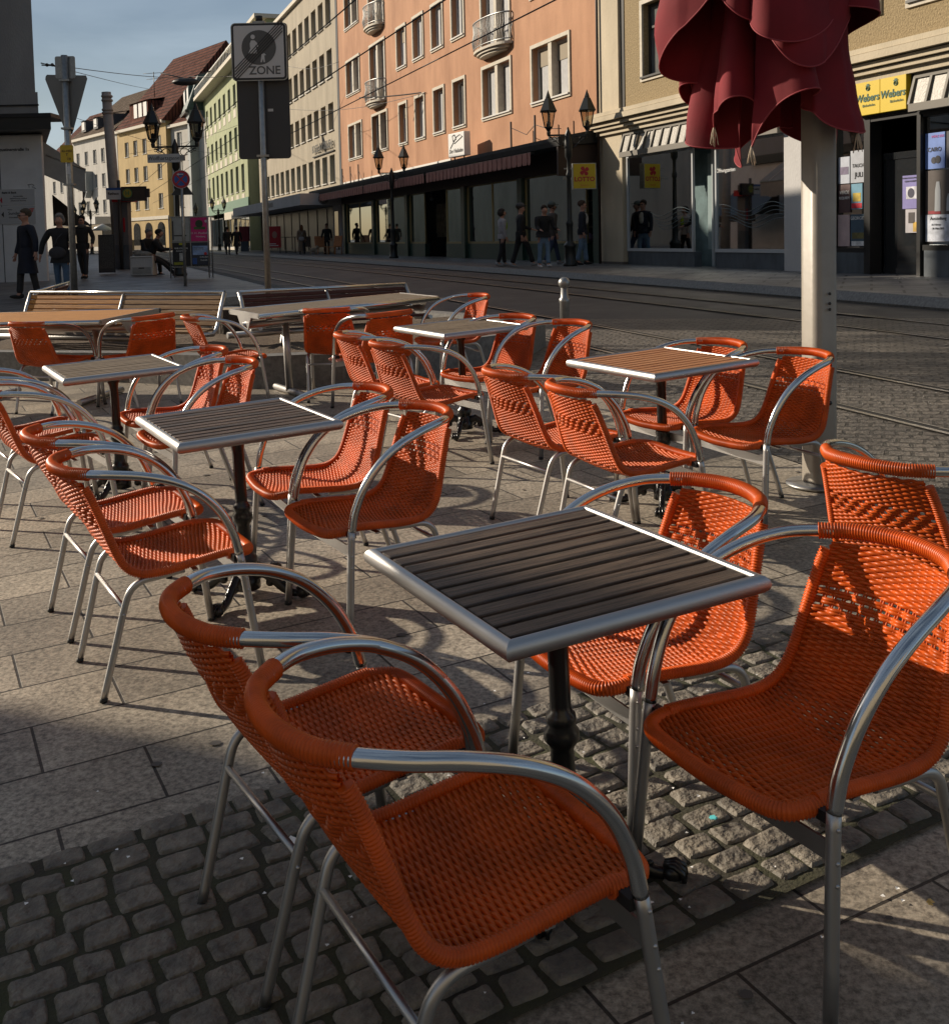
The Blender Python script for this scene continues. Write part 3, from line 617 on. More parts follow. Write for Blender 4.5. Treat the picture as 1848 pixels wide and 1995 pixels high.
for i in (160, 196, 262):
    p = h2[i]; q = B()
    for j in range(12):
        a = rng.uniform(0, 6); q.tube([(p[0], p[1], p[2] + .01), (p[0] + .012 * math.cos(a), p[1] + .012 * math.sin(a), p[2] - .03), (p[0] + .02 * math.cos(a + .5), p[1] + .02 * math.sin(a), p[2] - .07 - rng.uniform(0, .03))], .002, n=4)
    q.obj('tassel', m_tass, t)
# ------------------------------------------------------------------ buildings: local x along the facade, y out of it (towards the street), z up
def wallmat(name, col, var=.12, rough=.85, bump=.5, bscale=35, streak=True, col2=None):
    return mat(name, col, rough, var=var, vscale=.9, bump=bump, bscale=bscale, stretch=(1, 1, .35), bdist=.02, detail=9, col2=col2)
m_orange = wallmat('orange_render', (.33, .16, .082), col2=(.50, .265, .148)); m_beige = wallmat('beige_render', (.29, .25, .185), col2=(.41, .355, .265))
m_tan = mat('roughcast_tan', (.22, .165, .085), .9, col2=(.37, .28, .155), vscale=22, bump=1.0, bscale=28, bdist=.03, detail=6)
m_cream = wallmat('cream_stone', (.42, .36, .26), col2=(.56, .48, .35)); m_green = wallmat('green_render', (.26, .29, .16), col2=(.37, .395, .23))
m_yell = wallmat('yellow_render', (.36, .25, .10), col2=(.48, .345, .15)); m_white = wallmat('white_render', (.38, .36, .32), col2=(.50, .475, .43))
m_red = wallmat('red_render', (.42, .15, .12), col2=(.5, .2, .16)); m_greyb = wallmat('grey_render', (.22, .235, .235), col2=(.30, .32, .32)); m_darkb = wallmat('dark_cladding', (.07, .07, .072), col2=(.10, .10, .10))
m_pale = wallmat('pale_plaster', (.44, .43, .42), col2=(.54, .53, .52)); m_trim = mat('pale_trim', (.52, .47, .38), .7, var=.12, vscale=6)
m_wframe = mat('white_frame', (.62, .60, .56), .45); m_sill = mat('white_sill', (.70, .68, .64), .5); m_dframe = mat('dark_frame', (.035, .033, .03), .45)
m_pane = mat('window_glass', (.10, .105, .105), .06, spec=.9, col2=(.20, .20, .19), vscale=.9); m_paned = mat('dark_glass', (.02, .022, .024), .04, spec=1.0)
m_paneb = mat('blue_glass', (.10, .20, .26), .08, spec=.9, col2=(.18, .30, .36), vscale=1.2)
m_blind = mat('blind', (.30, .25, .18), .8); m_curt = mat('curtain', (.42, .42, .42), .8, var=.3, vscale=14, stretch=(6, 6, .4))
m_tile = brickmat('red_roof_tiles', (.20, .07, .045), (.13, .045, .032), (.04, .02, .016), .34, .42, .07, 0, bump=1, bdist=.05, rough=.85, speck=.2, spec=.05)
m_tileb = brickmat('brown_roof_tiles', (.17, .12, .085), (.12, .085, .06), (.05, .04, .03), .34, .42, .05, 0, bump=1, bdist=.05, rough=.85, speck=.2, spec=.05)
m_slate = mat('dark_slate', (.05, .05, .055), .6, var=.3, vscale=6); m_copper = mat('green_sheet_roof', (.05, .085, .075), .5, var=.3, vscale=4)
m_sglass = glassmat('shop_glass', (.8, .85, .85), .04)
m_dark = mat('shop_dark', (.018, .018, .02), .8); m_inner = mat('shop_wall', (.045, .045, .045), .9); m_brownf = mat('brown_fascia', (.045, .026, .020), .6)
m_gtile = mat('green_pillar_tiles', (.012, .045, .033), .35, var=.6, vscale=60, bump=.3, bscale=60); m_brass = mat('brass_trim', (.30, .25, .13), .4, .6)
m_greyst = mat('grey_slate_base', (.07, .085, .10), .45, var=.25, vscale=5, stretch=(1, 1, .4))
def facade(parent, name, m, S0, S1, Z0, Z1, holes, y=0.0, rev=.16):
    ss = sorted({S0, S1, *[h[0] for h in holes], *[h[1] for h in holes]}); zs = sorted({Z0, Z1, *[h[2] for h in holes], *[h[3] for h in holes]}); b = B()
    for i in range(len(ss) - 1):
        for j in range(len(zs) - 1):
            cx, cz = (ss[i] + ss[i + 1]) / 2, (zs[j] + zs[j + 1]) / 2
            if any(h[0] < cx < h[1] and h[2] < cz < h[3] for h in holes): continue
            b.quad((ss[i], y, zs[j]), (ss[i + 1], y, zs[j]), (ss[i + 1], y, zs[j + 1]), (ss[i], y, zs[j + 1]))
    for a, c, d, e in holes:
        b.quad((a, y, d), (a, y - rev, d), (a, y - rev, e), (a, y, e)); b.quad((c, y, d), (c, y, e), (c, y - rev, e), (c, y - rev, d))
        b.quad((a, y, e), (a, y - rev, e), (c, y - rev, e), (c, y, e)); b.quad((a, y, d), (c, y, d), (c, y - rev, d), (a, y - rev, d))
    return b.obj(name, m, parent)
def box_body(parent, name, m, S0, S1, Z0, Z1, D, y=0.0):
    # back, ends and top of the block; the street front is left to facade()
    b = B(); b.quad((S0, y, Z0), (S0, y - D, Z0), (S0, y - D, Z1), (S0, y, Z1)); b.quad((S1, y, Z0), (S1, y, Z1), (S1, y - D, Z1), (S1, y - D, Z0))
    b.quad((S0, y - D, Z0), (S1, y - D, Z0), (S1, y - D, Z1), (S0, y - D, Z1)); b.quad((S0, y, Z1), (S0, y - D, Z1), (S1, y - D, Z1), (S1, y, Z1)); return b.obj(name, m, parent)
WM = {}
def window(parent, a, c, d, e, y=-.15, nv=2, nh=0, fm=None, pm=None, sill=True, surround=None, blind=0.0, curtain=False, fw=.055):
    w_, h_ = c - a, e - d; key = (round(w_, 2), round(h_, 2), nv, nh, (fm or m_wframe).name, (pm or m_pane).name, sill, y, surround is not None, round(blind, 1), curtain, fw)
    if key not in WM:
        b = B(); X, Z = w_ / 2, h_ / 2
        for s in (-1, 1): b.box((s * (X - fw / 2), 0, 0), (fw, .05, h_)); b.box((0, 0, s * (Z - fw / 2)), (w_ - 2 * fw, .05, fw))
        for i in range(1, nv): b.box((-X + w_ * i / nv, .004, 0), (fw * 1.5, .05, h_ - 2 * fw))
        for i in range(1, nh + 1): b.box((0, .002, -Z + h_ * (.68 if nh == 1 else i / (nh + 1))), (w_ - 2 * fw, .045, fw))
        if sill: b.box((0, -y / 2 + .03, -Z - .02), (w_ + .12, -y + .14, .05))
        me = b.mesh('window'); me.materials.append(fm or m_wframe)
        g = B(); g.quad((-X + .01, -.03, -Z + .01), (X - .01, -.03, -Z + .01), (X - .01, -.03, Z - .01), (-X + .01, -.03, Z - .01)); gm = g.mesh('pane'); gm.materials.append(pm or m_pane)
        sm_ = bm_ = cm_ = None
        if surround is not None:
            q = B(); t_ = .12
            for s in (-1, 1): q.box((s * (X + t_ / 2), -y + .02, 0), (t_, .06, h_ + 2 * t_)); q.box((0, -y + .02, s * (Z + t_ / 2)), (w_, .06, t_))
            sm_ = q.mesh('surround'); sm_.materials.append(surround)
        if blind: q = B(); q.box((0, -.0, Z - h_ * blind / 2), (w_ - 2 * fw, .02, h_ * blind)); bm_ = q.mesh('blind'); bm_.materials.append(m_blind)
        if curtain: q = B(); q.box((-X * .55, -.015, 0), (w_ * .3, .01, h_ - .1)).box((X * .55, -.015, 0), (w_ * .25, .01, h_ - .1)); cm_ = q.mesh('curtain'); cm_.materials.append(m_curt)
        WM[key] = (me, gm, sm_, bm_, cm_)
    ms = WM[key]; o = link('window', ms[0], parent, loc=((a + c) / 2, y, (d + e) / 2)); link('pane', ms[1], o)
    for nm, q in zip(('surround', 'blind', 'curtain'), ms[2:]):
        if q: link(nm, q, o)
    return o
ANG = math.atan2(US.y, US.x)
def bld(name, label, x=3.67, y=32.0, ang=ANG, cat='building', group=None): return thing(name, label, cat, (x, y, 0), ang, group)
# ---- orange building
t = bld('orange_building', 'orange rendered building with pale window surrounds, two round balconies and a shop canopy')
G0 = .5
rowA = [(27.15, 29.93, 2), (22.25, 24.96, 2), (18.98, 20.13, 1), (16.35, 17.6, 1), (13.72, 15.0, 1), (11.2, 12.5, 1), (6.52, 9.2, 2), (1.8, 4.6, 2)]
rowB = [(27.3, 30.1, 2), (22.4, 25.1, 2), (18.9, 20.25, 1), (16.3, 17.7, 1), (13.68, 15.08, 1), (11.15, 12.5, 1), (6.52, 9.2, 2), (1.8, 4.6, 2)]
holes = []; wins = []
for (a, c, n_) in rowA: wins.append((a, c, 5.85, 7.6, n_))
for q, (a, c, n_) in enumerate(rowB):
    z0 = 8.25 if q in (1, 6) else 9.3
    wins.append((a, c, z0, 11.05, n_)); wins.append((a, c, 12.85 if q not in (1, 6) else 11.85, 14.6, n_))
facade(t, 'wall', m_orange, -.25, 31.9, 4.2, 17.5, [w_[:4] for w_ in wins], rev=.26)
box_body(t, 'end_walls', m_orange, -.25, 31.9, 0, 17.5, 12)
for q, (a, c, d, e, n_) in enumerate(wins):
    window(t, a, c, d, e, y=-.20, nv=2 if n_ == 2 else 1, surround=m_trim, curtain=(q % 4 != 1), blind=(.35 if q % 5 == 2 else 0), pm=(m_paned if q % 3 == 1 else m_pane), fw=.09)
    if n_ == 2: B().bb((a + c) / 2 - .13, (a + c) / 2 + .13, -.24, .02, d, e).obj('mullion', m_trim, t)
B().bb(-.3, 32, -12, .35, 17.5, 17.8).obj('eaves', m_trim, t)
# round balconies
for (sc, z0, hw_) in ((23.7, 8.2, 1.35), (7.9, 8.2, 1.6), (23.7, 11.85, 1.35)):
    s = B(); ps = [(sc + hw_ * math.cos(a), .55 * math.sin(a) ** .8 if math.sin(a) > 0 else 0) for a in np.linspace(0, PI, 25)]
    for k, (sc_, dz) in enumerate(((1, 0), (.86, -.09), (.72, -.17))):
        s.prism([(sc + (x - sc) * sc_, y * sc_ - .02) for x, y in ps] , 0, 0) if 0 else s.add([(sc + (x - sc) * sc_, y * sc_ , z0 + dz - .09) for x, y in ps] + [(sc + (x - sc) * sc_, y * sc_, z0 + dz) for x, y in ps], [tuple(range(25))[::-1], tuple(range(25, 50))] + [(i, i + 1, 26 + i, 25 + i) for i in range(24)])
    sl_ = s.obj('balcony', m_trim, t, fix=True)
    r_ = B(); r_.tube([(x, y, z0 + .98) for x, y in ps], .03, n=6); r_.tube([(x, y, z0 + .08) for x, y in ps], .02, n=6)
    for (x, y) in resample(np.array(ps), .11):
        r_.tube([(x, y, z0 + .08), (x + .02, y + .05, z0 + .35), (x - .01, y - .01, z0 + .65), (x, y, z0 + .98)], .011, n=4, caps=False)
    r_.obj('railing', m_steel, sl_)
# canopy and awning valance
cp = B(); cp.prism([(0, 4.15), (1.32, 4.05), (1.36, 4.2), (1.36, 4.3), (0, 4.55)], -.25, 34.6, plane='yz'); cp.obj('canopy', mat('canopy_felt', (.022, .022, .022), .7, var=.3, vscale=2), t, fix=True)
B().bb(-.25, 31.8, -.02, .10, 3.45, 4.15).obj('fascia', m_brownf, t)
B().bb(-.1, 0.0, .10, 1.3, 3.2, 4.1).obj('fascia_end', m_brownf, t)
m_val = mat('pink_awning_cloth', (.42, .20, .16), .8, var=.15, vscale=4)
s0 = 1.9
for (u0, u1) in ((1.9, 12.3), (12.6, 22.0), (22.3, 34.5)):
    k = int((u1 - u0) / .21); va = B()
    for i in range(k):
        a = u0 + (u1 - u0) * i / k; w_ = (u1 - u0) / k; pts = [(a, 4.02)] + [(a + w_ / 2 - w_ / 2 * math.cos(q), 3.74 - .10 * math.sin(q)) for q in np.linspace(0, PI, 7)] + [(a + w_, 4.02)]
        y = 1.30 + .02 * (i % 2); va.prism(pts, y, y + .012)
    va.obj('valance', m_val, t, fix=True)
cs = B(); 
for (u0, u1) in ((1.9, 12.3), (12.6, 22.0), (22.3, 34.5)): cs.bb(u0, u1, 1.18, 1.29, 3.98, 4.04)
cs.obj('awning_cassette', m_steel, t)
# ground floor
m_gr = wallmat('shop_soffit', (.03, .022, .02))
B().bb(-.2, 31.8, -3.0, -2.9, .5, 4.1).obj('shop_back_wall', m_inner, t); B().bb(-.2, 31.8, -3, 0, 4.0, 4.1).obj('shop_ceiling', m_dark, t); B().bb(-.2, 31.8, -2.9, 0, .4, .62).obj('shop_floor', m_dark, t)
pils = [(-.15, .25), (5.65, 6.05), (11.45, 11.85), (19.2, 19.6), (25.1, 25.5), (31.4, 31.8)]
for a, c in pils: B().bb(a, c, -.3, .06, .4, 3.5).obj('pillar', m_gtile, t)
def shopwin(par, a, c, z0, z1, nm=2, y=-.1, fm=m_brass, base=True, bm_=m_gtile, gm_=None):
    f = B()
    for z in (z0, z1): f.bb(a, c, y - .03, y + .04, z - .04, z + .04)
    for k in range(nm + 1): x = a + .03 + (c - a - .06) * k / nm; f.bb(x - .03, x + .03, y - .03, y + .035, z0, z1)
    o = f.obj('shop_window', fm, par); g = B(); g.quad((a, y, z0), (c, y, z0), (c, y, z1), (a, y, z1)); g.obj('pane', gm_ or m_sglass, o)
    if base: B().bb(a, c, -.25, -.04, .4, z0 - .04).obj('window_base', bm_, par)
for a, c, nm in ((.9, 2.2, 1), (2.2, 5.65, 1), (6.05, 11.45, 2), (25.5, 31.4, 2), (19.6, 25.1, 2), (16.9, 19.2, 1), (11.85, 14.0, 1)): shopwin(t, a, c, 1.27, 3.45, nm)
dk = B(); dk.bb(14.1, 16.8, -1.6, -1.5, .5, 3.4); dk.bb(.25, .9, -1.5, -1.4, .5, 3.4); dk.obj('doorway', m_dark, t)
m_redp = mat('red_sign', (.45, .012, .02), .4); m_whitep = mat('white_lettering', (.75, .75, .73), .5); m_yelp = mat('yellow_sign', (.62, .44, .008), .45); m_bk = mat('black_lettering', (.02, .02, .022), .5)
# goods in the windows
def goods(par, a, c, seed, y0=-1.1, y1=-.4, zb=1.3):
    rs = np.random.RandomState(seed); x = a + .2; k = 0
    cols = [mat('ware_%d_%d' % (seed, i), tuple(rs.uniform(.03, .4, 3)), .4) for i in range(4)]
    bs = [B() for _ in cols]
    while x < c - .2:
        q = bs[rs.randint(4)]; r_ = rs.uniform(.07, .16); h = rs.uniform(.2, .55); y = rs.uniform(y0, y1)
        q.lathe([(r_ * .5, 0), (r_, h * .35), (r_ * .8, h * .7), (r_ * .3, h * .85), (r_ * .4, h)], (x, y, zb), n=12); x += r_ * 2 + rs.uniform(.03, .25)
    for q, m_ in zip(bs, cols):
        if q.v: q.obj('display_vases', m_, par)
    B().bb(a, c, y0 - .2, -.15, zb - .05, zb).obj('display_ledge', m_inner, par)
goods(t, 6.1, 11.4, 11); goods(t, 25.6, 31.3, 12); goods(t, 19.7, 25.0, 13); goods(t, 2.3, 5.5, 14)
for a, c, cc in ((6.2, 8.4, (.22, .17, .12)), (19.8, 22, (.25, .22, .16)), (25.8, 27.6, (.16, .10, .08)), (28.4, 31, (.20, .19, .15)), (9.4, 11.2, (.14, .16, .12))): B().bb(a, c, -2.4, -2.3, 1.5, 3.1).bb(a + .2, c - .2, -2.28, -2.2, 1.7, 2.9).obj('display_wall', mat('display_cloth', cc, .8, var=.5, vscale=5), t)
for x in (7, 9.6, 20.6, 23.4, 27, 29.8): B().ball((x, -1.6, 3.3), .09, 10, 8).tube([(x, -1.6, 3.35), (x, -1.6, 4.0)], .012, n=4).obj('pendant_lamp', m_whitep, t)
sh = B()
for k in range(5): sh.bb(2.3, 5.4, -1.4, -1.1, 1.3 + .42 * k, 1.33 + .42 * k); sh.bb(14.2, 16.6, -2.6, -2.3, .8 + .5 * k, .83 + .5 * k)
sh.obj('shelf', mat('shelf_wood', (.16, .12, .08), .6), t)
# flag-shaped red LOTTO panel behind the glass
q = B(); q.prism([(3.95, 3.32), (3.3, 3.25), (3.1, 2.8), (3.2, 2.2), (3.5, 1.95), (4.0, 2.0)], -.32, -.29); lp = q.obj('lotto_panel', m_redp, t, fix=True)
RF = (PI / 2, 0, PI)     # lettering facing out of a facade (local +y)
text('LOTTO', .24, m_whitep, lp, (3.55, -.28, 2.92), RF)
text('MODEHAUS', .22, m_whitep, t, (22.4, -.55, 2.65), (PI / 2, 0, 0), 'mirrored_lettering', sx=1) if 0 else None
for (a, z) in ((2.1, 4.5), (3.2, 4.5), (5.2, 4.5), (29.4, 4.5), (27.6, 4.5), (25.9, 4.5)):
    B().bb(a - .03, a + .03, .55, .6, 4.3, 5.3).obj('roof_post', m_brownf, t)
B().tube([(5.2, .57, 5.1), (3.9, .57, 4.75), (3.2, .57, 5.0), (2.4, .5, 4.8), (1.4, .5, 4.7)], .012, n=5).obj('cable', m_bk, t)
for a in (27.6, 25.9, 29.4): B().tube([(a, .57, 5.0), (a - .9, .57, 4.35)], .012, n=5).obj('cable', m_bk, t)
B().bb(13, 31.8, .0, .04, 4.55, 4.66).obj('flashing', m_sill, t)
# hat shop sign: white panel standing on the canopy, end-on bracket
sg = thing('shop_sign', 'white box sign with a hat drawing and the words Der Hutladen above the canopy', 'sign', (3.67 + US.x * 9.9 - NS.x * .75, 32 + US.y * 9.9 - NS.y * .75, 4.38), ANG + R(5))
B().bb(-.72, .72, -.13, .13, .12, 1.0).obj('sign_box', m_whitep, sg, bevel=.02); B().bb(-.45, -.41, -.02, .02, -.2, .12).bb(.41, .45, -.02, .02, -.2, .12).obj('post', m_steel, sg)
text('Der Hutladen', .22, m_bk, sg, (0, .14, .33), RF, shear=.2)
B().tube([(.5, .14, .45), (.2, .14, .66), (-.05, .14, .84), (-.35, .14, .90), (-.6, .14, .82), (-.2, .14, .70), (.15, .14, .60)], .012, n=5).tube([(.1, .14, .93), (-.02, .14, .76), (.25, .14, .7), (.3, .14, .9), (.1, .14, .93)], .014, n=5).obj('drawing', m_bk, sg)
# LOTTO box sign on a bracket at the right end
p = (2.95, 30.6); lz = 2.74
p0 = at(1137, 343, 30.6)
sg = thing('lotto_sign', 'square yellow box sign with a red clover and the word LOTTO beside the street lamp', 'sign', p0, R(4))
B().bb(-.31, .31, -.1, .1, -.34, .34).obj('sign_box', m_yelp, sg, bevel=.01); B().bb(-.33, .33, -.09, .09, -.36, .36).obj('frame', m_steel, sg)
RB = (PI / 2, 0, 0)
text('LOTTO', .17, m_redp, sg, (0, -.105, -.09), RB, bold=.006); text('Bayern', .085, mat('orange_lettering', (.6, .2, .02), .5), sg, (0, -.105, -.25), RB)
q = B()
for a in (35, 125, 215, 305):
    ca, sa = math.cos(R(a)), math.sin(R(a)); pts = [(0, 0)] + [(ca * l_ - sa * w_, sa * l_ + ca * w_) for l_, w_ in ((.05, .045), (.11, .06), (.145, .03), (.145, -.03), (.11, -.06), (.05, -.045))]
    q.prism([(x * .95, .14 + z * .95) for x, z in pts], -.112, -.102)
q.prism([(0, .14), (.012, .14), (-.06, .0), (-.07, .0)], -.112, -.102); q.obj('clover', m_redp, sg, fix=True)
B().bb(-.55, -.33, -.02, .02, .2, .24).bb(-.6, -.33, -.12, -.1, -.1, -.02).obj('bracket', m_steel, sg)
# ---- tan building on the right
t = bld('tan_building', 'tan roughcast building with cream pilasters, shop fronts and dark-framed windows', group=None)
tw = [(-4.05, -2.80, 5.65, 7.55), (-8.9, -7.65, 5.65, 7.55), (-11.8, -10.55, 5.65, 7.55), (-14.5, -12.7, 5.62, 7.55), (-4.05, -2.80, 9.3, 11.2), (-8.9, -7.65, 9.3, 11.2), (-11.8, -10.55, 9.3, 11.2)]
tw = [(a, c, d, e) for a, c, d, e in tw]
facade(t, 'wall', m_tan, -22, -1.75, 4.9, 15, tw, y=0, rev=.2); box_body(t, 'end_walls', m_tan, -22, -.27, 0, 15, 12)
for a, c, d, e in tw: window(t, a, c, d, e, y=-.18, nv=2, nh=1, fm=m_dframe, surround=m_trim, sill=True, fw=.06)
B().bb(-1.55, -.27, -.1, .10, 4.9, 15).obj('pilaster', m_cream, t); B().bb(-1.75, -1.55, -.1, .02, 4.9, 15).obj('groove', m_dframe, t)
dp = B().tube([(-.42, .17, .6), (-.42, .17, 15)], .04, n=8); dp.obj('downpipe', mat('brown_pipe', (.04, .025, .02), .5), t)
co = B()
for k, (y1, z0, z1) in enumerate(((.16, 4.30, 4.42), (.26, 4.42, 4.50), (.34, 4.52, 4.62), (.46, 4.64, 4.78), (.40, 4.80, 4.90))): co.bb(-22, -.05, -.05, y1, z0, z1)
co.obj('cornice', m_cream, t)
B().bb(-1.62, -.27, -.2, .06, .45, 4.3).obj('ground_pilaster', m_cream, t); B().bb(-1.66, -.25, -.2, .09, .45, .72).obj('plinth', mat('brown_plinth', (.10, .085, .075), .6), t)
B().bb(-10.52, -8.95, -.3, .05, .45, 4.3).obj('ground_pier', m_pale, t)
# lintel of slanted glass blocks
def slant(a, c):
    fr = B(); gl = B(); k = max(2, int(round((c - a) / .42)))
    for i in range(k + 1): x = a + (c - a) * i / k; fr.prism([(.02, 4.25), (.18, 3.72), (.22, 3.74), (.06, 4.27)], x - .03, x + .03, plane='yz')
    fr.bb(a, c, .10, .22, 3.6, 3.74); fr.bb(a, c, .0, .08, 4.2, 4.3)
    gl.quad((a, .17, 3.72), (c, .17, 3.72), (c, .03, 4.24), (a, .03, 4.24)); o = fr.obj('lintel_frame', mat('lintel_paint', (.16, .145, .12), .6), t, fix=True); gl.obj('lintel_glass', mat('milk_glass', (.26, .24, .20), .4, bump=.8, bscale=30), o)
slant(-8.95, -1.75); slant(-22, -12.85)
m_alf = mat('white_alu_frame', (.42, .44, .45), .4)
B().bb(-10.3, -1.6, -1.3, -1.2, .45, 4.3).obj('shop_back_wall', mat('teal_wall', (.15, .21, .22), .8, var=.3, vscale=2), t); B().bb(-22, -10.3, -3.4, -3.3, .45, 4.3).obj('shop_back_wall', m_dark, t); B().bb(-22, -1.6, -3.3, -.05, 4.0, 4.1).obj('shop_ceiling', m_dark, t); B().bb(-22, -1.6, -3.3, -.02, .4, .6).obj('shop_floor', m_dark, t)
shopwin(t, -5.16, -1.72, 1.06, 3.62, 1, y=-.05, fm=m_alf, bm_=m_greyst); shopwin(t, -8.95, -6.15, 1.06, 3.62, 1, y=-.05, fm=m_alf, bm_=m_greyst); shopwin(t, -6.0, -5.3, .6, 3.62, 1, y=-.5, fm=m_alf, base=False)
B().bb(-6.1, -5.2, -.6, .1, .45, .58).obj('step', m_greyst, t)
m_curtp = mat('pale_panel', (.30, .37, .38), .6)
for i, (x0, x1) in enumerate(((-3.05, -2.25), (-4.7, -4.5), (-6.9, -6.6), (-8.2, -7.9))): B().bb(x0, x1, -.9, -.86, 1.06, 3.5 if i else 2.6).obj('display_panel', m_curtp, t)
db = B()
for x in (-2.5, -3.9, -6.9, -7.65, -8.55): 
    db.bb(x - .22, x + .22, -.5, -.3, 1.12, 1.14); db.bb(x - .22, x - .2, -.5, -.3, 1.12, 1.55); db.bb(x + .2, x + .22, -.5, -.3, 1.12, 1.55); db.bb(x - .22, x + .22, -.5, -.3, 1.53, 1.55)
    for k in (-.08, .06): db.lathe([(.035, 0), (.035, .24), (.02, .26), (.02, .32)], (x + k, -.38, 1.14), n=8)
db.obj('display_boxes', m_whitep, t)
for x0, x1 in ((-5.0, -3.0), (-8.85, -6.3)):
    wv = B()
    for k in range(5):
        wv.tube([(x, -.04, 2.05 - .09 * k + .10 * math.sin((x - x0) * 3.2 + k * .25)) for x in np.linspace(x0, x1 - .1 * k, 30)], .0065, n=4)
    wv.obj('window_waves', mat('frosted_film', (.13, .17, .18), .6), t)
text('Öffnungszeiten', .13, m_whitep, t, (-6.6, -.03, 2.95), RF)
# right shop: dark front with posters and door
m_pnt = mat('black_shopfront', (.018, .018, .018), .35)
ff = B(); ff.bb(-13.0, -10.95, -.2, .02, 3.55, 3.75); ff.bb(-10.58, -10.50, -.25, .03, .45, 3.6); ff.bb(-11.62, -11.45, -.25, .03, .45, 3.6); ff.bb(-12.95, -12.86, -.25, .03, .45, 3.6); ff.bb(-22, -13, -.2, .02, 3.5, 3.62); ff.bb(-22, -13, -.1, .02, 1.1, 1.2); ff.bb(-15.5, -15.4, -.2, .03, .5, 3.6); ff.bb(-11.5, -10.5, -.1, .03, 1.05, 1.14); ff.obj('shopfront_frame', m_pnt, t)
B().bb(-22, -13.05, -.2, .03, .45, 1.1).bb(-11.45, -10.55, -.2, .03, .45, 1.05).obj('shopfront_base', m_greyst, t)
g_ = B(); g_.quad((-22, -.08, 1.2), (-13, -.08, 1.2), (-13, -.08, 3.5), (-22, -.08, 3.5)); g_.quad((-11.45, -.08, 1.1), (-10.58, -.08, 1.1), (-10.58, -.08, 3.5), (-11.45, -.08, 3.5)); g_.obj('pane', m_sglass, t)
dr = B(); dr.bb(-12.9, -11.62, -.35, -.3, .62, 2.9); dr.bb(-12.9, -11.62, -.34, -.28, .62, .75); dr.bb(-12.9, -11.62, -.34, -.28, 2.82, 2.95); d_ = dr.obj('door', m_paned, t); B().tube([(-12.77, -.22, .85), (-12.77, -.22, 2.85)], .02, n=8).obj('handle', m_alud, d_)
B().bb(-13.0, -11.5, -.3, .25, .45, .62).obj('step', m_greyst, t)
# posters
def poster(par, x0, x1, z0, z1, col, y, items, name='poster', f=1, tilt=0, edge=None):
    b = B(); b.bb(x0, x1, y - .004, y + .004, z0, z1); o = b.obj(name, mat('poster_%s' % abs(hash((x0, z0))), col, .6, var=.12, vscale=5), par)
    for it in items:
        if it[0] == 'r': _, a, c, d, e, cc = it; q = B(); q.bb(a, c, min(y + f * .005, y + f * .009), max(y + f * .005, y + f * .009), d, e); q.obj('print', mat('ink', cc, .6, var=.3, vscale=9), o)
        elif it[0] == 'c': _, x, z, r_, cc = it; q = B(); q.prism([(x + r_ * math.cos(k * PI / 10) * it[5] if len(it) > 5 else x + r_ * math.cos(k * PI / 10), z + r_ * math.sin(k * PI / 10)) for k in range(20)], y + f * .007, y + f * .011); q.obj('print', mat('ink', cc, .6), o, fix=True)
        else: _, s_, size, x, z, mm_ = it; text(s_, size, mm_, o, (x, y + f * .013, z), RF if f > 0 else RB)
    return o
WH, BK, RD = m_whitep, m_bk, m_redp
yy = -.07
poster(t, -10.93, -10.60, 2.42, 2.95, (.42, .45, .52), yy + .01, [('r', -10.9, -10.64, 2.6, 2.75, (.15, .12, .2))])
poster(t, -11.40, -10.95, 2.42, 3.05, (.36, .38, .42), yy, [('t', 'TAUCHE', .10, -11.2, 2.75, BK), ('t', 'JULI', .14, -11.2, 2.57, BK)])
poster(t, -10.95, -10.60, 1.84, 2.40, (.09, .05, .05), yy + .01, [('t', 'VERDI', .10, -10.78, 2.24, WH), ('t', 'REQUIEM', .075, -10.78, 2.13, WH)])
poster(t, -11.29, -10.97, 1.90, 2.40, (.12, .28, .38), yy, [('r', -11.25, -11.02, 2.05, 2.22, (.45, .32, .03)), ('r', -11.28, -10.98, 1.92, 2.02, (.6, .02, .04))])
poster(t, -10.93, -10.58, 1.17, 1.80, (.48, .36, .36), yy + .01, [])
poster(t, -11.42, -10.95, 1.17, 1.80, (.05, .09, .13), yy, [('t', 'GEORGIEN', .095, -11.19, 1.72, WH), ('r', -11.38, -11.0, 1.32, 1.44, (.14, .12, .04)), ('r', -11.40, -10.98, 1.18, 1.27, (.6, .6, .6))])
poster(t, -12.65, -12.18, 1.87, 2.49, (.20, .18, .42), -.26, [('t', 'INTERNATIONALE WOCHEN', .034, -12.41, 2.44, BK), ('t', 'GEGEN RASSISMUS', .04, -12.41, 2.38, BK), ('r', -12.55, -12.28, 2.05, 2.28, (.55, .55, .6)), ('c', -12.41, 2.16, .09, (.03, .03, .06))])
poster(t, -12.58, -12.26, 1.42, 1.86, (.40, .38, .40), -.26, [('r', -12.5, -12.34, 1.6, 1.8, (.05, .04, .04)), ('r', -12.57, -12.46, 1.44, 1.62, (.45, .28, .04))])
poster(t, -13.44, -12.97, 2.56, 3.20, (.13, .22, .52), yy, [('t', 'CAIRO', .11, -13.2, 2.9, BK), ('t', 'MÄRZ 2025', .06, -13.28, 3.13, mat('pink_ink', (.5, .1, .3), .6)), ('c', -13.28, 2.72, .07, (.02, .02, .03)), ('c', -13.18, 2.71, .06, (.02, .02, .03))])
poster(t, -13.95, -13.48, 2.56, 3.20, (.04, .04, .045), yy, [('t', 'FEST', .12, -13.7, 2.98, WH), ('t', 'IVAL', .12, -13.7, 2.8, WH)])
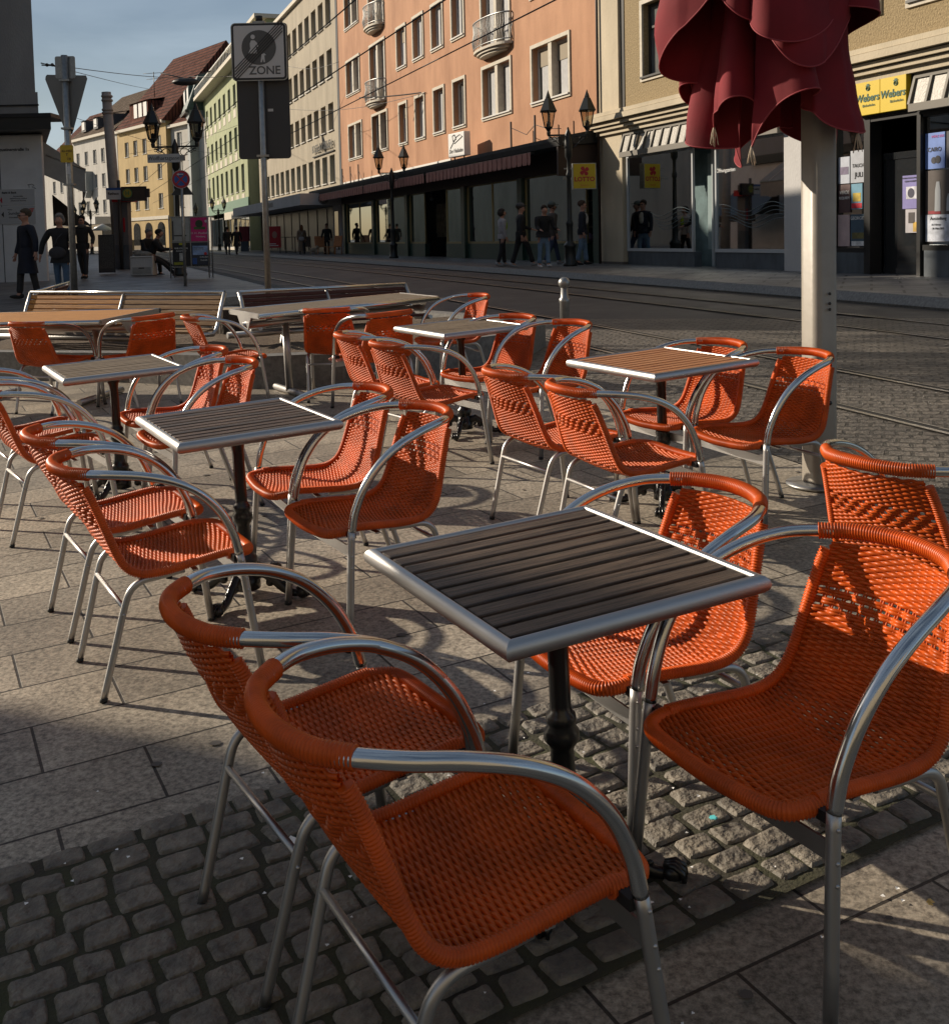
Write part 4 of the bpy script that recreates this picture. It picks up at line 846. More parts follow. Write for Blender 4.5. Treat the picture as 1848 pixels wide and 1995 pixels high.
po = poster(t, -14.0, -12.98, 1.25, 2.53, (.07, .055, .05), yy, [('r', -13.98, -12.99, 1.26, 1.74, (.5, .53, .6)), ('t', 'Ausstellung', .085, -13.3, 1.67, BK), ('t', '22. Februar', .05, -13.25, 1.56, BK), ('t', '– 30. März 2025', .05, -13.28, 1.49, BK), ('t', 'Kulturspeicher', .05, -13.72, 1.56, BK), ('r', -13.35, -13.05, 1.75, 1.81, (.25, .01, .02))])
pf = B()   # two standing figures in pale robes printed on the poster
for x, h in ((-13.28, .62), (-13.56, .36)):
    pf.prism([(x - .07, 1.8), (x + .07, 1.8), (x + .06, 1.8 + h * .6), (x + .03, 1.8 + h * .85), (x - .04, 1.8 + h * .85), (x - .07, 1.8 + h * .6)], yy + .006, yy + .012)
pf.obj('print', mat('robe_print', (.38, .40, .42), .7), po, fix=True)
# bakery sign: yellow box of two panels over the door
sg = thing('bakery_sign', 'wide yellow two-panel bakery sign reading Webers Bäckerladen over the dark door', 'sign', (3.67 + US.x * -12.05 - NS.x * .10, 32 + US.y * -12.05 - NS.y * .10, 4.01), ANG)
for s, nm in ((-1, 'right'), (1, 'left')):
    o = B().bb(s * .345 - .34, s * .345 + .34, -.06, .06, -.335, .335).obj('panel', m_yelp, sg, bevel=.006)
    m_gt = mat('green_lettering', (.015, .09, .05), .5)
    text('Webers', .20, m_gt, o, (s * .345, .068, -.02), RF, bold=.004, shear=.15); text('Bäckerladen.', .07, m_gt, o, (s * .375 - .08, .068, -.16), RF)
    q = B(); q.tube([(s * .375 - .05 + .05 * math.cos(a), .066, .16 + .04 * math.sin(a)) for a in np.linspace(0, 2 * PI, 16)], .009, n=5); q.tube([(s * .375 - .05 + .02 * math.cos(a), .066, .16 + .02 * math.sin(a)) for a in np.linspace(0, 2 * PI, 12)], .006, n=5); q.bb(s * .375 - .11, s * .375 + .01, .062, .07, .205, .22); q.bb(s * .375 - .08, s * .375 - .02, .062, .07, .22, .245); q.obj('pretzel_mark', m_gt, o)
B().ball((0, .05, .42), .06, 10, 8).obj('lamp', m_steel, sg); B().bb(-.72, .72, -.1, -.06, -.36, .36).obj('backing', m_dframe, sg)
# ---- beige office building
t = bld('beige_office_building', 'beige office building with rows of narrow windows and a light canopy over its ground floor')
bw = []
for r_, (z0, z1) in enumerate(((4.82, 6.42), (7.82, 9.42), (10.85, 12.5), (13.9, 15.5))):
    n_ = 13
    for k in range(n_): s0 = 33.55 + k * 2.02; bw.append((s0, s0 + 1.35, z0, z1, r_, k))
for sgm in (0,):
    facade(t, 'wall', m_beige, 32.3, 60.5, 3.9, 16.9, [q[:4] for q in bw], rev=.3)
box_body(t, 'end_walls', m_beige, 32.3, 60.5, 0, 16.9, 14)
B().bb(31.93, 32.4, -.6, .02, 3.4, 17).obj('side_pilaster', m_darkb, t); B().bb(32.2, 60.6, -14, .25, 16.9, 17.15).obj('eaves', m_trim, t)
for a, c, d, e, r_, k in bw: window(t, a, c, d, e, y=-.28, nv=1, pm=(m_paneb if r_ == 0 else m_pane), blind=(0 if r_ == 0 else (.3, .55, .15, .6, .45)[(k * 3 + r_) % 5]), fw=.09)
B().bb(32.0, 40.3, -.1, 2.4, 3.45, 4.1).bb(40.3, 62.0, -.1, 2.0, 3.5, 4.15).obj('canopy', m_pale, t)
text('OSIANDER', .42, m_bk, t, (44.0, 2.02, 3.82), RF); text('BOGEL-IMMOBILIEN', .62, m_dframe, t, (36.3, .15, 7.05), RF, bold=.015)
B().bb(33.4, 39.3, .02, .10, 6.6, 6.66).obj('sign_rail', m_dframe, t)
q = B(); q.tube([(32.0 + .0, 1.9 + 0 * k, 3.8) for k in range(2)], .01); 
ring = B()
for r_ in (.27, .2): ring.tube([(31.985, 1.1 + r_ * math.cos(a), 3.78 + r_ * math.sin(a)) for a in np.linspace(0, 2 * PI, 24)], .014, n=5)
ring.bb(31.975, 31.99, 1.0, 1.2, 3.72, 3.82); ring.obj('round_emblem', m_bk, t)
bg_ = B(); bg_.bb(32.4, 60.4, -3, -2.9, .5, 3.5); bg_.obj('shop_back_wall', m_dark, t)
m_dull = mat('dull_glass', (.022, .022, .024), .35, spec=.25); shopwin(t, 34, 60, .75, 3.4, 9, y=-.2, fm=m_dframe, bm_=m_darkb, gm_=m_dull); B().bb(32.0, 34.0, -.4, .1, .5, 3.45).obj('pier', m_pale, t)
B().bb(32.6, 33.5, .1, .13, .9, 3.1).obj('door_pane', m_paned, t)
# ---- dark gap building and green building
t = bld('dark_clad_building', 'narrow dark-clad building between the green and the beige one'); facade(t, 'wall', m_darkb, 60.6, 66.5, 0, 13, [], y=-1.2); box_body(t, 'end_walls', m_darkb, 60.6, 66.5, 0, 13, 10, y=-1.2)
B().bb(61.5, 65, -1.2, -1.1, 7.6, 8.9).obj('white_panel', m_sill, t); B().bb(61.2, 66.4, -1.15, -.9, 3.5, 4.2).obj('canopy', m_pale, t)
bl_ = B().bb(62, 64.4, -1.15, -1.1, 1.9, 2.7).obj('blue_poster', mat('blue_print', (.05, .2, .4), .5), t)
t = bld('green_building', 'pale green rendered building with balcony roofline and green band above its shop')
gw = []
for (z0, z1) in ((5.95, 8.3), (9.8, 11.85), (13.75, 15.75)):
    for k in range(8): s0 = 68.6 + k * 3.55; gw.append((s0, s0 + 1.7, z0, z1))
facade(t, 'wall', m_green, 66.5, 97.3, 5.3, 17.1, gw, rev=.25); box_body(t, 'end_walls', m_green, 66.5, 97.3, 0, 17.1, 12)
for q in gw:
    window(t, *q, y=-.2, nv=2, pm=m_pane); B().bb(q[0], q[1], .0, .03, q[2] - 1.0, q[2] - .25).obj('recessed_panel', m_trim, t)
B().bb(66.5, 97.3, -.1, .06, 4.3, 5.3).obj('green_band', mat('green_band', (.10, .19, .13), .7), t); B().bb(66.4, 82, -.1, .12, 3.6, 4.3).obj('shop_fascia', m_trim, t)
B().bb(66.4, 97.5, -12, 1.1, 17.1, 17.45).obj('eaves_slab', m_trim, t); 
rl = B()
for k in range(31): rl.bb(67 + k, 67.05 + k, .9, .95, 17.45, 18.4)
rl.bb(66.6, 97, .88, .97, 18.35, 18.45); rl.obj('roof_railing', m_sill, t)
B().bb(66.4, 84, -9, -2.0, 17.45, 20.5).obj('penthouse', m_green, t); B().bb(66, 84.6, -9.6, -.9, 20.5, 20.85).obj('roof_slab', m_trim, t)
shopwin(t, 66.7, 74.5, .9, 3.6, 3, y=-.05, fm=m_wframe, bm_=m_trim); shopwin(t, 76, 82, .9, 3.6, 2, y=-.05, fm=m_wframe, bm_=m_trim); shopwin(t, 84, 97, .9, 3.8, 4, y=-.05, fm=m_dframe, bm_=m_greyst)
B().bb(66.7, 97, -2, -1.9, .5, 4).obj('shop_back_wall', m_inner, t)
# ---- grey building with a green metal mansard
t = bld('grey_mansard_building', 'grey building with dark green metal mansard roof and white dormers', group=None)
gw2 = []
for (z0, z1) in ((4.9, 7.0), (8.6, 10.8), (12.6, 14.8)):
    for k in range(5): s0 = 99.5 + k * 3.7; gw2.append((s0, s0 + 1.8, z0, z1))
facade(t, 'wall', m_greyb, 97.4, 118, 0, 16.2, gw2, y=1.6); box_body(t, 'end_walls', m_greyb, 97.4, 118, 0, 16.2, 10, y=1.6)
for q in gw2: window(t, *q, y=1.45, nv=2)
B().prism([(1.9, 16.2), (.4, 20.2), (-8.8, 20.6), (-8.8, 16.2)], 97.3, 118.2, plane='yz').obj('mansard_roof', m_copper, t, fix=True)
for k in range(5): d_ = B().bb(99.3 + k * 3.7, 101.3 + k * 3.7, -1, 1.35, 16.9, 19.2).obj('dormer', m_copper, t); B().bb(99.5 + k * 3.7, 101.1 + k * 3.7, 1.35, 1.4, 17.1, 19.0).obj('window', m_sill, d_)
B().bb(97.3, 118, 1.6, 2.0, 15.9, 16.25).obj('gutter', m_dframe, t)
# ---- yellow and white houses where the street bends
A2 = math.atan2(.7944, -.6073)
def bend_house(name, lab, s0, s1, ez, m, ws, rows, roofm, rz, rd=7.5, base=None, x=-36.35, y=130.0, ang=A2, dormers=(), D=11, ground=True):
    t = thing(name, lab, 'building', (x, y, 0), ang); hs = [(a, a + ww, z0, z1) for (z0, z1) in rows for (a, ww) in ws]
    facade(t, 'wall', m, s0, s1, 0, ez, hs, rev=.2); box_body(t, 'end_walls', m, s0, s1, 0, ez, D)
    for q in hs: window(t, *q, y=-.16, nv=2)
    B().add([(s0 - .1, .5, ez - .1), (s1 + .1, .5, ez - .1), (s1 + .1, -rd, rz), (s0 - .1, -rd, rz), (s0 - .1, -2 * rd, ez - .1), (s1 + .1, -2 * rd, ez - .1)], [(0, 1, 2, 3), (3, 2, 5, 4), (0, 3, 4), (1, 5, 2)]).obj('roof', roofm, t)
    B().bb(s0, s1, .0, .5, ez - .35, ez).obj('eaves', m_trim, t)
    for (a, ww, hh, dm) in dormers:
        zb = ez + .9; d_ = B().bb(a, a + ww, -5, -.35, zb, zb + hh).add([(a - .2, -.1, zb + hh), (a + ww + .2, -.1, zb + hh), (a + ww + .2, -5, zb + hh + .9), (a - .2, -5, zb + hh + .9)], [(0, 1, 2, 3)]).obj('dormer', dm, t)
        for k in range(max(1, int(ww / 1.6))): B().bb(a + .3 + k * 1.6, a + 1.4 + k * 1.6, -.35, -.28, zb + .25, zb + hh - .15).obj('window', m_sill, d_)
    return t
rows4 = [(5.6, 7.4), (9.1, 10.9), (12.4, 14.25)]
t = bend_house('yellow_house', 'ochre yellow house with red tiled roof and triple dormer where the street bends', -1.0, 15.2, 15.9, m_yell, [(a, 1.4) for a in (.6, 5.2, 8.3, 11.3)], rows4, m_tile, 25.8, rd=8, dormers=((5.2, 6.2, 2.1, m_tile),))
t2 = t; B().bb(-1, 15.2, 0, .12, 4.3, 4.7).obj('string_course', m_trim, t)
for a in (1.5, 5.5, 9.5, 13): B().prism([(a - 1.1, .6), (a + 1.1, .6), (a + 1.1, 3.2)] + [(a + 1.1 * math.cos(q), 3.2 + .8 * math.sin(q)) for q in np.linspace(.2, PI - .2, 7)] + [(a - 1.1, 3.2)], .02, .06).obj('arched_shopfront', m_paned, t, fix=True)
t = bend_house('white_house', 'cream white house with brown roof, small dormers and an oriel, left of the ochre house', 15.4, 33.5, 16.2, m_white, [(a, 1.4) for a in (17, 20.3, 23.5, 27, 30.5)], rows4, m_tileb, 22.8, rd=7.5, dormers=((18, 1.8, 1.5, m_slate), (23.5, 1.8, 1.5, m_slate), (28.5, 1.8, 1.5, m_slate)))
B().bb(25.3, 26.8, 0, 1.0, 8.8, 11.4).prism([(25.3, 8.8), (26.8, 8.8), (26.05, 7.8)], .1, .9).obj('oriel', m_greyb, t, fix=True)
bend_house('far_white_house', 'pale house with steep brown-red roof at the far left of the street', 33.7, 48, 13.5, m_white, [(35, 1.4), (38.5, 1.4), (42, 1.4)], rows4[:2], m_tile, 21.5)
bend_house('red_house', 'salmon red house seen under the striped awning at the left', 44, 66, 12.0, m_red, [(a, 1.4) for a in (46, 49.5, 53, 56.5, 60)], rows4[:2], m_tileb, 17, y=138)
bend_house('gable_house', 'house with tall red gable roof rising behind the ochre house', -9, -1.2, 15.2, m_white, [(-13, 1.5), (-9, 1.5), (-5, 1.5)], rows4, m_tile, 22.5, rd=7, y=131)
# antennas
t = thing('roof_antenna', 'thin television antenna on the ridge of the ochre house', 'antenna', at(300, 165, 137)); B().tube([(0, 0, -1.5), (0, 0, 1.6)], .05, n=5).tube([(-1.3, 0, 1.4), (1.3, 0, 1.5)], .03, n=4).tube([(-.9, 0, .7), (.9, 0, .8)], .03, n=4).obj('mast', m_dframe, t)
# ---- near left building
m_lw = mat('white_panel_wall', (.66, .66, .67), .6, var=.08, vscale=2); m_lgrey = wallmat('grey_render_upper', (.26, .25, .245), col2=(.34, .33, .325))
cL = (-11.62, 29.9)
t = thing('corner_building', 'grey building with white ground floor and dark canopy at the left edge', 'building', (cL[0], cL[1], 0))
def cbp(b, x0, x1, y0, y1, z0, z1):
    # plan polygon: front looking at us, street side running away along the line of sight of the corner
    q = [(x1, y0), (x1 - .3966 * (y1 - y0) - .3, y1), (x0, y1), (x0, y0)]; return b.prism(q, z0, z1, plane='xy')
cbp(B(), -26, -.02, .02, 13, .3, 4.55).obj('ground_floor', m_lw, t, fix=True); cbp(B(), -26, -.12, .1, 12, 4.95, 5.7).obj('parapet', m_lgrey, t, fix=True)
cbp(B(), -26, -.24, .25, 12, 5.7, 11.7).obj('upper_floors', m_lgrey, t, fix=True); cbp(B(), -26, .62, -1.0, 11, 4.58, 4.95).obj('canopy', m_dframe, t, fix=True)
B().bb(-26, .64, -1.03, .3, 4.90, 5.0).obj('gutter', m_bk, t)
for z in (5.35,): B().bb(-26, -.1, .06, .1, z - .02, z + .02).obj('joint', m_bk, t)
# front face panels looking at us (plane through the corner facing -US)
FW = thing('sign_wall', 'white wall panel with two law-office name plates and painted street name at the left', 'wall sign', (cL[0], cL[1], 0), 0)
p_a, p_b = Vector((cL[0], cL[1] - .05)), Vector((cL[0] - 6, cL[1] - .05))
W0 = B(); W0.bb(-8, 0, -.12, 0, .32, 4.5); W0.obj('panel', m_lw, FW); W0 = B()
for x in (-1.15, -2.9): W0.bb(x - .01, x + .01, -.125, -.119, .35, 4.4)
W0.obj('joint', m_bk, FW)
B().bb(-3.6, -1.22, -.3, -.12, 3.35, 4.55).obj('window_box', mat('grey_blind', (.22, .225, .24), .5), FW)
text('Augustinerstraße 1a', .115, m_bk, FW, (-.80, -.13, 4.14), RB, bold=.002)
def plate(z0, z1):
    o = B().bb(-1.22, -.24, -.145, -.12, z0, z1).obj('name_plate', mat('plate', (.45, .45, .46), .4), FW); return o
o = plate(2.64, 3.07); text('Rahé & Beck', .075, m_bk, o, (-.92, -.148, 2.98), RB, bold=.002)
for k, s in enumerate(('Rechtsanwälte', 'Steuerberatung Treuhand', 'Arbeitsrecht Mietrecht')): text(s, .045, m_bk, o, (-.68, -.148, 2.88 - .06 * k), RB)
B().prism([(-1.18, 2.78), (-1.12, 2.87), (-1.12, 2.69)], -.15, -.147).obj('arrow', m_redp, o, fix=True)
o = plate(2.13, 2.61); text('Finanz', .05, m_bk, o, (-.92, -.148, 2.52), RB); text('Sunder', .12, m_bk, o, (-.80, -.148, 2.42), RB); text('Immobilien', .06, m_bk, o, (-.82, -.148, 2.31), RB)
B().prism([(-1.16, 2.39), (-1.09, 2.47), (-1.09, 2.31)], -.15, -.147).obj('arrow', m_bk, o, fix=True)
em = B()
for k in range(3): em.tube([(-.46 + .03 * k, -.15, 2.40 + .04 * k), (-.40, -.15, 2.45 + .04 * k), (-.30 + .02 * k, -.15, 2.46 + .04 * k)], .014, n=5)
em.obj('emblem', m_redp, o)
gr_ = B().tube([(-.42, -.125, 3.18), (-.3, -.125, 3.2), (-.24, -.125, 3.17), (-.3, -.125, 3.12), (-.2, -.125, 3.08)], .008, n=4).tube([(-.38, -.125, 3.19), (-.38, -.125, 3.1)], .006, n=4).obj('graffiti', m_bk, FW)
# awning on the street side
m_awn = mat('grey_awning', (.27, .26, .245), .8, col2=(.33, .32, .30), vscale=3)
aw = thing('awning', 'grey striped awning hanging over the pavement at the corner building', 'awning', (cL[0], cL[1], 0), ANG)
b = B(); n_ = 14; x0_, x1_ = .25, 9.0; yo, zo = -1.05, 3.62
for k in range(n_):
    a, c = x0_ + (x1_ - x0_) * k / n_, x0_ + (x1_ - x0_) * (k + 1) / n_; z = .05 * (k % 2)
    b.quad((a, .15, 4.45 + z), (c, .15, 4.45 + z), (c, yo, zo + z), (a, yo, zo + z)); b.quad((a, yo, zo + z), (c, yo, zo + z), (c, yo, zo - .68 + .05 * (k % 2)), (a, yo, zo - .68 + .05 * (k % 2)))
b.add([(x0_, .1, 4.45), (x0_, yo, zo), (x0_, yo, zo - .66), (x0_, .1, 3.5)], [(0, 1, 2, 3)]); b.obj('cloth', m_awn, aw)
B().tube([(x0_, yo, zo), (x1_, yo, zo)], .03, n=6).tube([(x0_, -.05, 4.0), (x0_, yo, zo)], .025, n=6).obj('arm', m_steel, aw)
aw = thing('awning', 'small dark folded awning below the grey striped one', 'awning', (cL[0], cL[1], 0), ANG)
B().quad((9, -.05, 3.3), (12.6, -.05, 3.3), (12.6, -1.3, 2.2), (9, -1.3, 2.2)).quad((9, -1.3, 2.2), (12.6, -1.3, 2.2), (12.6, -1.3, 1.9), (9, -1.3, 1.9)).add([(9, -.05, 3.3), (9, -1.3, 2.2), (9, -.05, 2.2)], [(0, 1, 2)]).obj('cloth', m_dframe, aw)
# unseen left-side buildings, added and shaped for the shade on street and near terrace
def plain(name, lab, pts, h, m, roof=None):
    t = thing(name, lab, 'building', (pts[0][0], pts[0][1], 0)); ox, oy = pts[0]; b = B(); b.prism([(x - ox, y - oy) for x, y in pts], -.5, h, plane='xy'); b.obj('wall', m, t, fix=True)
    return t
plain('street_shade_building', 'unseen building outside the left edge, footprint cut to the sun to shade the street', [(-13.2, 19.3), (-13.6, 29.0), (-31, 29.0), (-31, 27.2)], 13.5, m_greyb)  # unseen; south side follows the sun direction to place the shade edge
plain('far_shade_building', 'unseen tall building added behind the corner building to shade the far street', [st(-6, 48), st(-6, 125), st(-20, 125), st(-20, 48)], 16.5, m_greyb)  # hidden from view, added for the shade on the far street
tq = thing('terrace_shade_building', 'unseen building outside the left edge, roof profile shaped to shade the nearest chairs', 'building', (-16, 9.6, 0))
B().prism([(.12, -.5), (.12, 7.45), (-.2, 8.2), (-.32, 8.9), (-1.1, 13), (-14, 13), (-14, -.5)], -14, 0, plane='yz').obj('wall', m_white, tq, fix=True)  # profile projected back from the wanted shadow edge on the terrace

plain('opposite_building', 'building behind the camera closing the terrace', [(-12, -14), (20, -14), (20, -26), (-12, -26)], 12, m_cream)

# tree outside the left edge; its crown throws the dappled shade on the street
t = thing('tree', 'leafing street tree outside the left edge', 'tree', (-12.6, 17.0, .2))
B().tube([(0, 0, 0), (.1, .05, 2.5), (0, .1, 5.2), (.1, 0, 8.2), (.05, 0, 10.5)], [.22, .17, .15, .10, .04], n=10).obj('trunk', m_bark, t)
cr_ = B(); lr = np.random.RandomState(5)
for i in range(2600):
    a, b_, r_ = lr.uniform(0, 2 * PI), math.acos(lr.uniform(-1, 1)), lr.uniform(.15, 1) ** .4
    p = np.array([2.6 * r_ * math.sin(b_) * math.cos(a), 2.9 * r_ * math.sin(b_) * math.sin(a), 9.9 + 2.5 * r_ * math.cos(b_)]); s_ = lr.uniform(.06, .13); u = lr.normal(size=3); u /= np.linalg.norm(u); v = np.cross(u, lr.normal(size=3)); v /= np.linalg.norm(v)
    if math.sin(p[0] * 2.1 + 1) * math.sin(p[1] * 1.9) * math.sin(p[2] * 2.3) < -.12: continue
    cr_.add([p - u * s_ - v * s_ * .5, p + u * s_ - v * s_ * .5, p + u * s_ + v * s_ * .5, p - u * s_ + v * s_ * .5], [(0, 1, 2, 3)])
for k in range(9):
    a = k * 2.4; z = 5.5 + .5 * k; cr_.tube([(.05, 0, z), (1.1 * math.cos(a), 1.2 * math.sin(a), z + 1.2), (2.1 * math.cos(a + .2), 2.3 * math.sin(a + .2), z + 2.1)], [.07, .04, .015], n=5)
cr_.obj('crown', mat('tree_leaves', (.05, .09, .03), .6, var=.4, vscale=3), t)
# ------------------------------------------------------------------ street lamps with two lanterns
m_lglass = glassmat('lantern_glass', (.75, .68, .58), .06)
def lantern(par, x, z):
    o = thing('lantern', '', ''); del o['label']; del o['category']
    bpy.data.objects.remove(o)
    b = B(); n = 6
    def ring(r, zz): return [(x + r * math.cos(k * PI / 3 + .52), r * math.sin(k * PI / 3 + .52), z + zz) for k in range(n)]
    def loft(rs):
        vs = []
        for r, zz in rs: vs += ring(r, zz)
        b.add(vs, [(i * n + k, i * n + (k + 1) % n, (i + 1) * n + (k + 1) % n, (i + 1) * n + k) for i in range(len(rs) - 1) for k in range(n)] + [tuple(range(n))[::-1]])
    loft([(.25, .66), (.26, .69), (.24, .72), (.10, 1.02), (.075, 1.03), (.075, 1.06), (.002, 1.26)])
    loft([(.02, .0), (.05, .03), (.06, .10), (.05, .14), (.10, .22), (.13, .24), (.13, .26)]); 
    A, C = ring(.125, .26), ring(.205, .67)
    for k in range(n): b.tube([A[k], C[k]], .012, n=4, smooth=False)
    b.lathe([(.055, .26), (.06, .36), (.045, .40), (.01, .42)], (x, 0, z), n=10)
    o = b.obj('lantern', m_lampm, par); g = B(); g.add(ring(.12, .265) + ring(.20, .665), [(k, (k + 1) % n, n + (k + 1) % n, n + k) for k in range(n)]); g.obj('lantern_glass', m_lglass, o); return o
def lamp(px, dep, label, h=3.62, yaw=0.0, sp=.53, one=None):
    g = gp(px, dep, .1); t = thing('street_lamp', label, 'street lamp', g, yaw, group='old style double street lamps')
    p = [(.20, 0), (.20, .06), (.16, .10), (.15, .50), (.18, .54), (.16, .60), (.10, .66), (.09, .72), (.085, 1.1), (.10, 1.14), (.10, 1.2), (.07, 1.26), (.055, 2.4), (.075, 2.45), (.075, 2.52), (.05, 2.6), (.05, 2.9), (.10, 3.0), (.11, 3.4), (.085, 3.5), (.10, 3.58), (.04, 3.72), (.02, 3.8)]
    B().lathe([(r, z * h / 3.62) for r, z in p], n=16, flute=.06, fl=(.1, 1.0)).obj('post', m_lampm, t)
    b = B(); b.bb(-sp, sp, -.02, .02, h - .06, h - .01)
    for s in (-1, 1):
        for c, r_ in ((.22, .10), (.38, .06), (.47, .04)): b.tube([(s * (c + r_ * math.cos(a)) * sp / .53, 0, h - .08 - r_ + r_ * math.sin(a)) for a in np.linspace(0, 2 * PI * .9, 14)], .012, n=5)
        b.tube([(s * .06, 0, h - .42), (s * .2, 0, h - .34), (s * .33, 0, h - .2), (s * (sp - .03), 0, h - .08)], .014, n=5)
    b.obj('crossbar', m_lampm, t)
    for s in (-1, 1): lantern(t, s * sp, h - .06)
    return t
lamp(1112, 30.1, 'nearest double-lantern street lamp, before the LOTTO sign', yaw=0)
lamp(769, 46.3, 'double-lantern street lamp in front of the shop windows under the canopy')
lamp(352, 30.6, 'double-lantern street lamp at the left, carrying the Wolfhartsgasse name sign', sp=.62, yaw=R(-3))
lamp(431, 98, 'far double-lantern street lamp before the green building')
lamp(183, 93, 'far double-lantern street lamp at the left, under the tram mast')
lamp(289, 150, 'tiny double-lantern street lamp before the ochre house')
lamp(160, 110, 'tiny lamp just left of the far left double lamp', sp=.4)
t = thing('wall_lamp', 'single lantern on a bracket of the beige building canopy', 'lamp', at(545, 388, 84), 0)
lantern(t, 0, .2); B().tube([(0, 0, .2), (-.5, 0, .1), (-.9, 0, -.1)], .03, n=6).obj('bracket', m_lampm, t)
t = thing('wall_lamp', 'single lantern hanging by the grey mansard building', 'lamp', at(382, 425, 100), 0); lantern(t, 0, .2); B().tube([(0, 0, .2), (.5, 0, .1), (.9, 0, -.1)], .03, n=6).obj('bracket', m_lampm, t)
# ------------------------------------------------------------------ traffic signs
m_sback = mat('sign_back_grey', (.05, .05, .052), .5, .3); m_swhite = mat('sign_white', (.55, .54, .53), .35); m_sgrey = mat('sign_grey_print', (.085, .085, .085), .4); m_sblue = mat('sign_blue', (.02, .09, .32), .4); m_sred = mat('sign_red', (.42, .02, .03), .4)
def rrect(w_, h_, r_, n=6):
    o = []
    for cx, cz, a0 in ((w_ / 2 - r_, h_ / 2 - r_, 0), (-w_ / 2 + r_, h_ / 2 - r_, PI / 2), (-w_ / 2 + r_, -h_ / 2 + r_, PI), (w_ / 2 - r_, -h_ / 2 + r_, 1.5 * PI)):
        for k in range(n + 1): a = a0 + PI / 2 * k / n; o.append((cx + r_ * math.cos(a), cz + r_ * math.sin(a)))
    return o
dp_ = 12.6; g = gp(514, dp_); x0_ = (531 - 924) / F * dp_; g = Vector((at(519, 470, dp_).x, dp_, zg(-2.4, dp_) + .0)); sc_ = F / dp_
t = thing('traffic_sign', 'tall signpost with the struck-out grey pedestrian ZONE sign and a long dark sign back below', 'traffic sign', g)
ztop = 1.553 + (467 - 43) / sc_ - g.z; B().tube([(0, 0, 0), (0, 0, ztop)], .036, n=16).obj('post', m_steel, t); B().tube([(0, 0, ztop - .03), (0, 0, ztop + .03)], .04, n=16).obj('cap', m_black, t)
zc = 1.553 + (467 - 107) / sc_ - g.z; s_ = .61
pl_ = B().prism([(x, z + zc) for x, z in rrect(s_ + .02, s_ + .04, .05)], -.06, -.045).obj('sign_rim', m_steel, t, fix=True)
B().prism([(x, z + zc) for x, z in rrect(s_, s_ + .02, .045)], -.063, -.060).obj('border', m_bk, pl_, fix=True); B().prism([(x, z + zc) for x, z in rrect(s_ - .045, s_ - .025, .02)], -.066, -.063).obj('face', m_swhite, pl_, fix=True)
B().prism([(.195 * math.cos(a), zc + .045 + .195 * math.sin(a)) for a in np.linspace(0, 2 * PI, 40, endpoint=False)], -.069, -.066).obj('disc', m_sgrey, pl_, fix=True)
f = B(); f.prism([(-.065 + .024 * math.cos(a), zc + .165 + .026 * math.sin(a)) for a in np.linspace(0, 2 * PI, 16, endpoint=False)], -.072, -.069)
f.prism([(-.10, zc + .09), (-.085, zc + .125), (-.045, zc + .125), (-.02, zc + .10), (.0, zc + .05), (-.012, zc + .045), (-.035, zc + .08), (-.02, zc - .02), (-.12, zc - .02), (-.085, zc + .06), (-.098, zc + .04)], -.072, -.069)
f.prism([(.03, zc - .03), (.06, zc - .02), (.08, zc - .04), (.06, zc - .045), (.065, zc - .12), (.05, zc - .12), (.045, zc - .08), (.03, zc - .12), (.015, zc - .12)], -.072, -.069); f.obj('pictogram', m_swhite, pl_, fix=True)
text('ZONE', .13, m_sgrey, pl_, (.06, -.067, zc - .215), RB, bold=.002)
st_ = B()
for k in range(5): o_ = (k - 2) * .026; st_.box((.0, -.0745, zc + .02 + o_ * 1.35), (.78, .002, .010), rot=(0, -R(45), 0))
st_.obj('strike', m_bk, pl_)
zb0, zb1 = 1.553 + (467 - 310) / sc_ - g.z, 1.553 + (467 - 50) / sc_ - g.z
o = B().prism([(x + .01, z + (zb0 + zb1) / 2) for x, z in rrect(.60, zb1 - zb0, .04)], .045, .05).obj('sign_back', m_sback, t, fix=True)
for z in (zb0 + .03, zc + s_ / 2 + .03, zb1 - .02): B().bb(-.07, .07, -.045, .045, z - .012, z + .012).obj('clamp', m_steel, t)
B().bb(.06, .12, .04, .044, zb1 - 1.0, zb1 - .97).obj('sticker', m_swhite, o)
dp_ = 17.0; g = Vector((at(141, 470, dp_).x, dp_, zg(-6.2, dp_))); sc_ = F / dp_
t = thing('traffic_sign', 'signpost at the left seen from behind with inverted triangle, square back and yellow number plate', 'traffic sign', g)
zz = lambda py: 1.553 + (475 - py) / sc_ - g.z
B().tube([(0, 0, 0), (0, 0, zz(112))], .05, n=14).obj('post', m_steel, t)
B().prism([(x - .01, z + (zz(113) + zz(155)) / 2) for x, z in rrect(.31, .34, .03)], .05, .058).obj('square_back', m_steel, t, fix=True)
tr_ = [(-.32, zz(150)), (-.30, zz(147)), (.30, zz(150)), (.32, zz(156)), (.05, zz(262)), (-.04, zz(262)), (-.33, zz(156))]; B().prism(tr_, .06, .066).obj('triangle_back', mat('sign_back_light', (.17, .17, .165), .5, .4), t, fix=True)
o = B().prism([(x, z + zz(301)) for x, z in rrect(.20, .265, .02)], -.07, -.06).obj('number_plate', mat('yellow_plate', (.50, .33, .02), .5), t, fix=True)
text('KS-1352', .045, m_bk, o, (0, -.073, zz(296)), RB); text('T', .06, m_bk, o, (0, -.073, zz(303)), RB); text('7,8', .045, m_bk, o, (.03, -.073, zz(311)), RB)
for z in (zz(160), zz(252), zz(360)): B().bb(-.08, .08, -.055, .06, z - .015, z + .015).obj('clamp', m_steel, t)
B().bb(-.02, .03, -.053, -.05, zz(340), zz(325)).obj('sticker', m_swhite, t)
